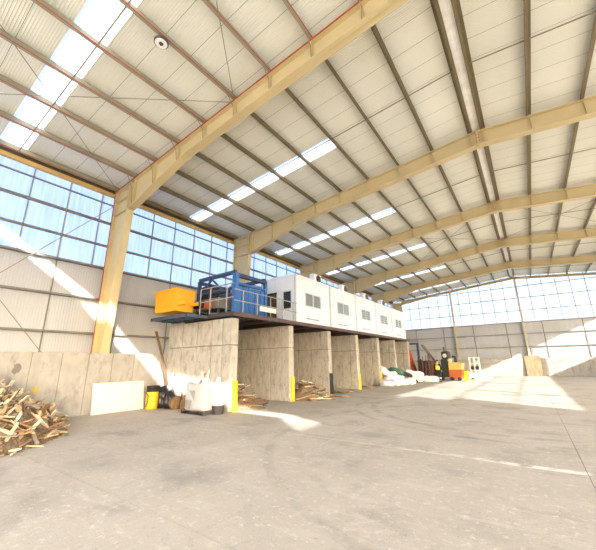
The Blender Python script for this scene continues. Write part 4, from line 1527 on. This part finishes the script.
# head with face, ears and hair
bm = bmesh.new()
bmesh.ops.create_uvsphere(bm, u_segments=24, v_segments=18, radius=1.0)
for v in bm.verts:
    x, y, z = v.co
    jaw = 1 - 0.28 * max(0, -z) ** 1.3
    v.co = Vector((x * 0.077 * jaw, y * 0.098 * (1 - 0.12 * max(0, -z)), z * 0.118))
    if y > 0.75 and abs(x) < 0.22 and -0.3 < z < 0.12:
        v.co.y += 0.02 * (1 - abs(x) / 0.22)
    if y > 0.6 and 0.0 < z < 0.25 and 0.2 < abs(x) < 0.55:
        v.co.y -= 0.008
    if y > 0.6 and -0.62 < z < -0.45 and abs(x) < 0.35:
        v.co.y += 0.006
me = bpy.data.meshes.new('head')
bm.to_mesh(me); bm.free()
me.materials.append(M_skin)
me.polygons.foreach_set('use_smooth', [True] * len(me.polygons))
hd = link('head', me, pr, (0, 0.05, 1.66), (R(-12), 0, 0))
for s in (-1, 1):
    q = MB(); q.lathe([(0.004, -0.011), (0.011, 0), (0.004, 0.011)], 8); obj('eye', q, M_hair, hd, (s * 0.032, 0.088, 0.012))
    q = MB(); q.lathe([(0.012, -0.03), (0.022, 0), (0.012, 0.03)], 8); e = obj('ear', q, M_skin, hd, (s * 0.078, -0.005, 0.0)); e.scale = (0.5, 1, 1)
q = MB(); q.cbox((-0.025, 0, -0.004), (0.025, 0.006, 0.004), 0.002); obj('mouth', q, M_rust, hd, (0, 0.084, -0.055))
bm = bmesh.new()
bmesh.ops.create_uvsphere(bm, u_segments=20, v_segments=14, radius=1.0)
bmesh.ops.delete(bm, geom=[v for v in bm.verts if v.co.z < -0.35 or (v.co.y > 0.35 and v.co.z < 0.4)], context='VERTS')
for v in bm.verts:
    v.co = Vector((v.co.x * 0.084, v.co.y * 0.105, v.co.z * 0.126))
me = bpy.data.meshes.new('hair')
bm.to_mesh(me); bm.free()
me.materials.append(M_hair)
hr = link('hair', me, hd)
hr.modifiers.new('thick', 'SOLIDIFY').thickness = 0.008
# clothing follows the same skeleton, a little larger
def grow(keys, k, over=None):
    out = {}
    for q_ in keys:
        p, r = J[q_]
        r = r if isinstance(r, tuple) else (r, r)
        out[q_] = (p, (r[0] * k + 0.008, r[1] * k + 0.008))
    if over:
        out.update(over)
    return out
tj = grow(['waist', 'chest', 'upper', 'shl', 'ell', 'shr', 'elr'], 1.08, {'hem': ((0, 0, 0.93), (0.175, 0.135)), 'cuffl': ((-0.245, 0.105, 0.97), (0.042, 0.042)), 'cuffr': ((0.265, 0.085, 0.96), (0.042, 0.042))})
skin_body('jacket', tj, [('waist', 'hem'), ('waist', 'chest'), ('chest', 'upper'), ('upper', 'shl'), ('shl', 'ell'), ('ell', 'cuffl'), ('upper', 'shr'), ('shr', 'elr'), ('elr', 'cuffr')], M_navy, pr)
vj = {'a': ((0, 0, 0.92), (0.195, 0.16)), 'b': ((0, 0, 1.08), (0.19, 0.155)), 'c': ((0, 0.01, 1.27), (0.196, 0.158)), 'd': ((0, 0.01, 1.38), (0.17, 0.14))}
skin_body('vest', vj, [('a', 'b'), ('b', 'c'), ('c', 'd')], M_hi, pr)
tr_ = grow(['pelvis', 'hpl', 'knl', 'hpr', 'knr'], 1.08, {'cl': ((-0.12, -0.045, 0.13), (0.062, 0.062)), 'cr': ((0.13, 0.005, 0.13), (0.062, 0.062))})
skin_body('trousers', tr_, [('pelvis', 'hpl'), ('hpl', 'knl'), ('knl', 'cl'), ('pelvis', 'hpr'), ('hpr', 'knr'), ('knr', 'cr')], M_navy, pr)
for s, x, y in ((-1, -0.117, -0.012), (1, 0.126, 0.028)):
    q = MB(); q.lathe([(0.08, -0.05), (0.084, 0.0), (0.08, 0.05)], 14, (x, y, 0.30)); obj('reflective_band', q, M_refl, pr)
    q = MB(); q.cbox((-0.055, -0.1, 0), (0.055, 0.18, 0.1), 0.03); obj('boot', q, M_black, pr, (x, y - 0.005, 0.0))
    # hand: five fingers closing from the palm
    px, py, pz = (-0.235, 0.17, 0.87) if s < 0 else (0.255, 0.15, 0.86)
    for f in range(4):
        off = (f - 1.5) * 0.019
        L = (0.062, 0.075, 0.08, 0.066)[f]
        q = MB()
        q.tube([(px + off, py + 0.005, pz + 0.01), (px + off * 1.1, py + 0.025, pz - 0.35 * L), (px + off * 1.1, py + 0.02, pz - 0.75 * L), (px + off, py + 0.0, pz - L)], [0.0095, 0.009, 0.008, 0.006], 6)
        obj('finger', q, M_skin, pr, smooth=True)
    q = MB()
    q.tube([(px - s * 0.025, py - 0.005, pz + 0.025), (px - s * 0.05, py + 0.015, pz + 0.0), (px - s * 0.052, py + 0.03, pz - 0.03)], [0.012, 0.010, 0.007], 6)
    obj('thumb', q, M_skin, pr, smooth=True)
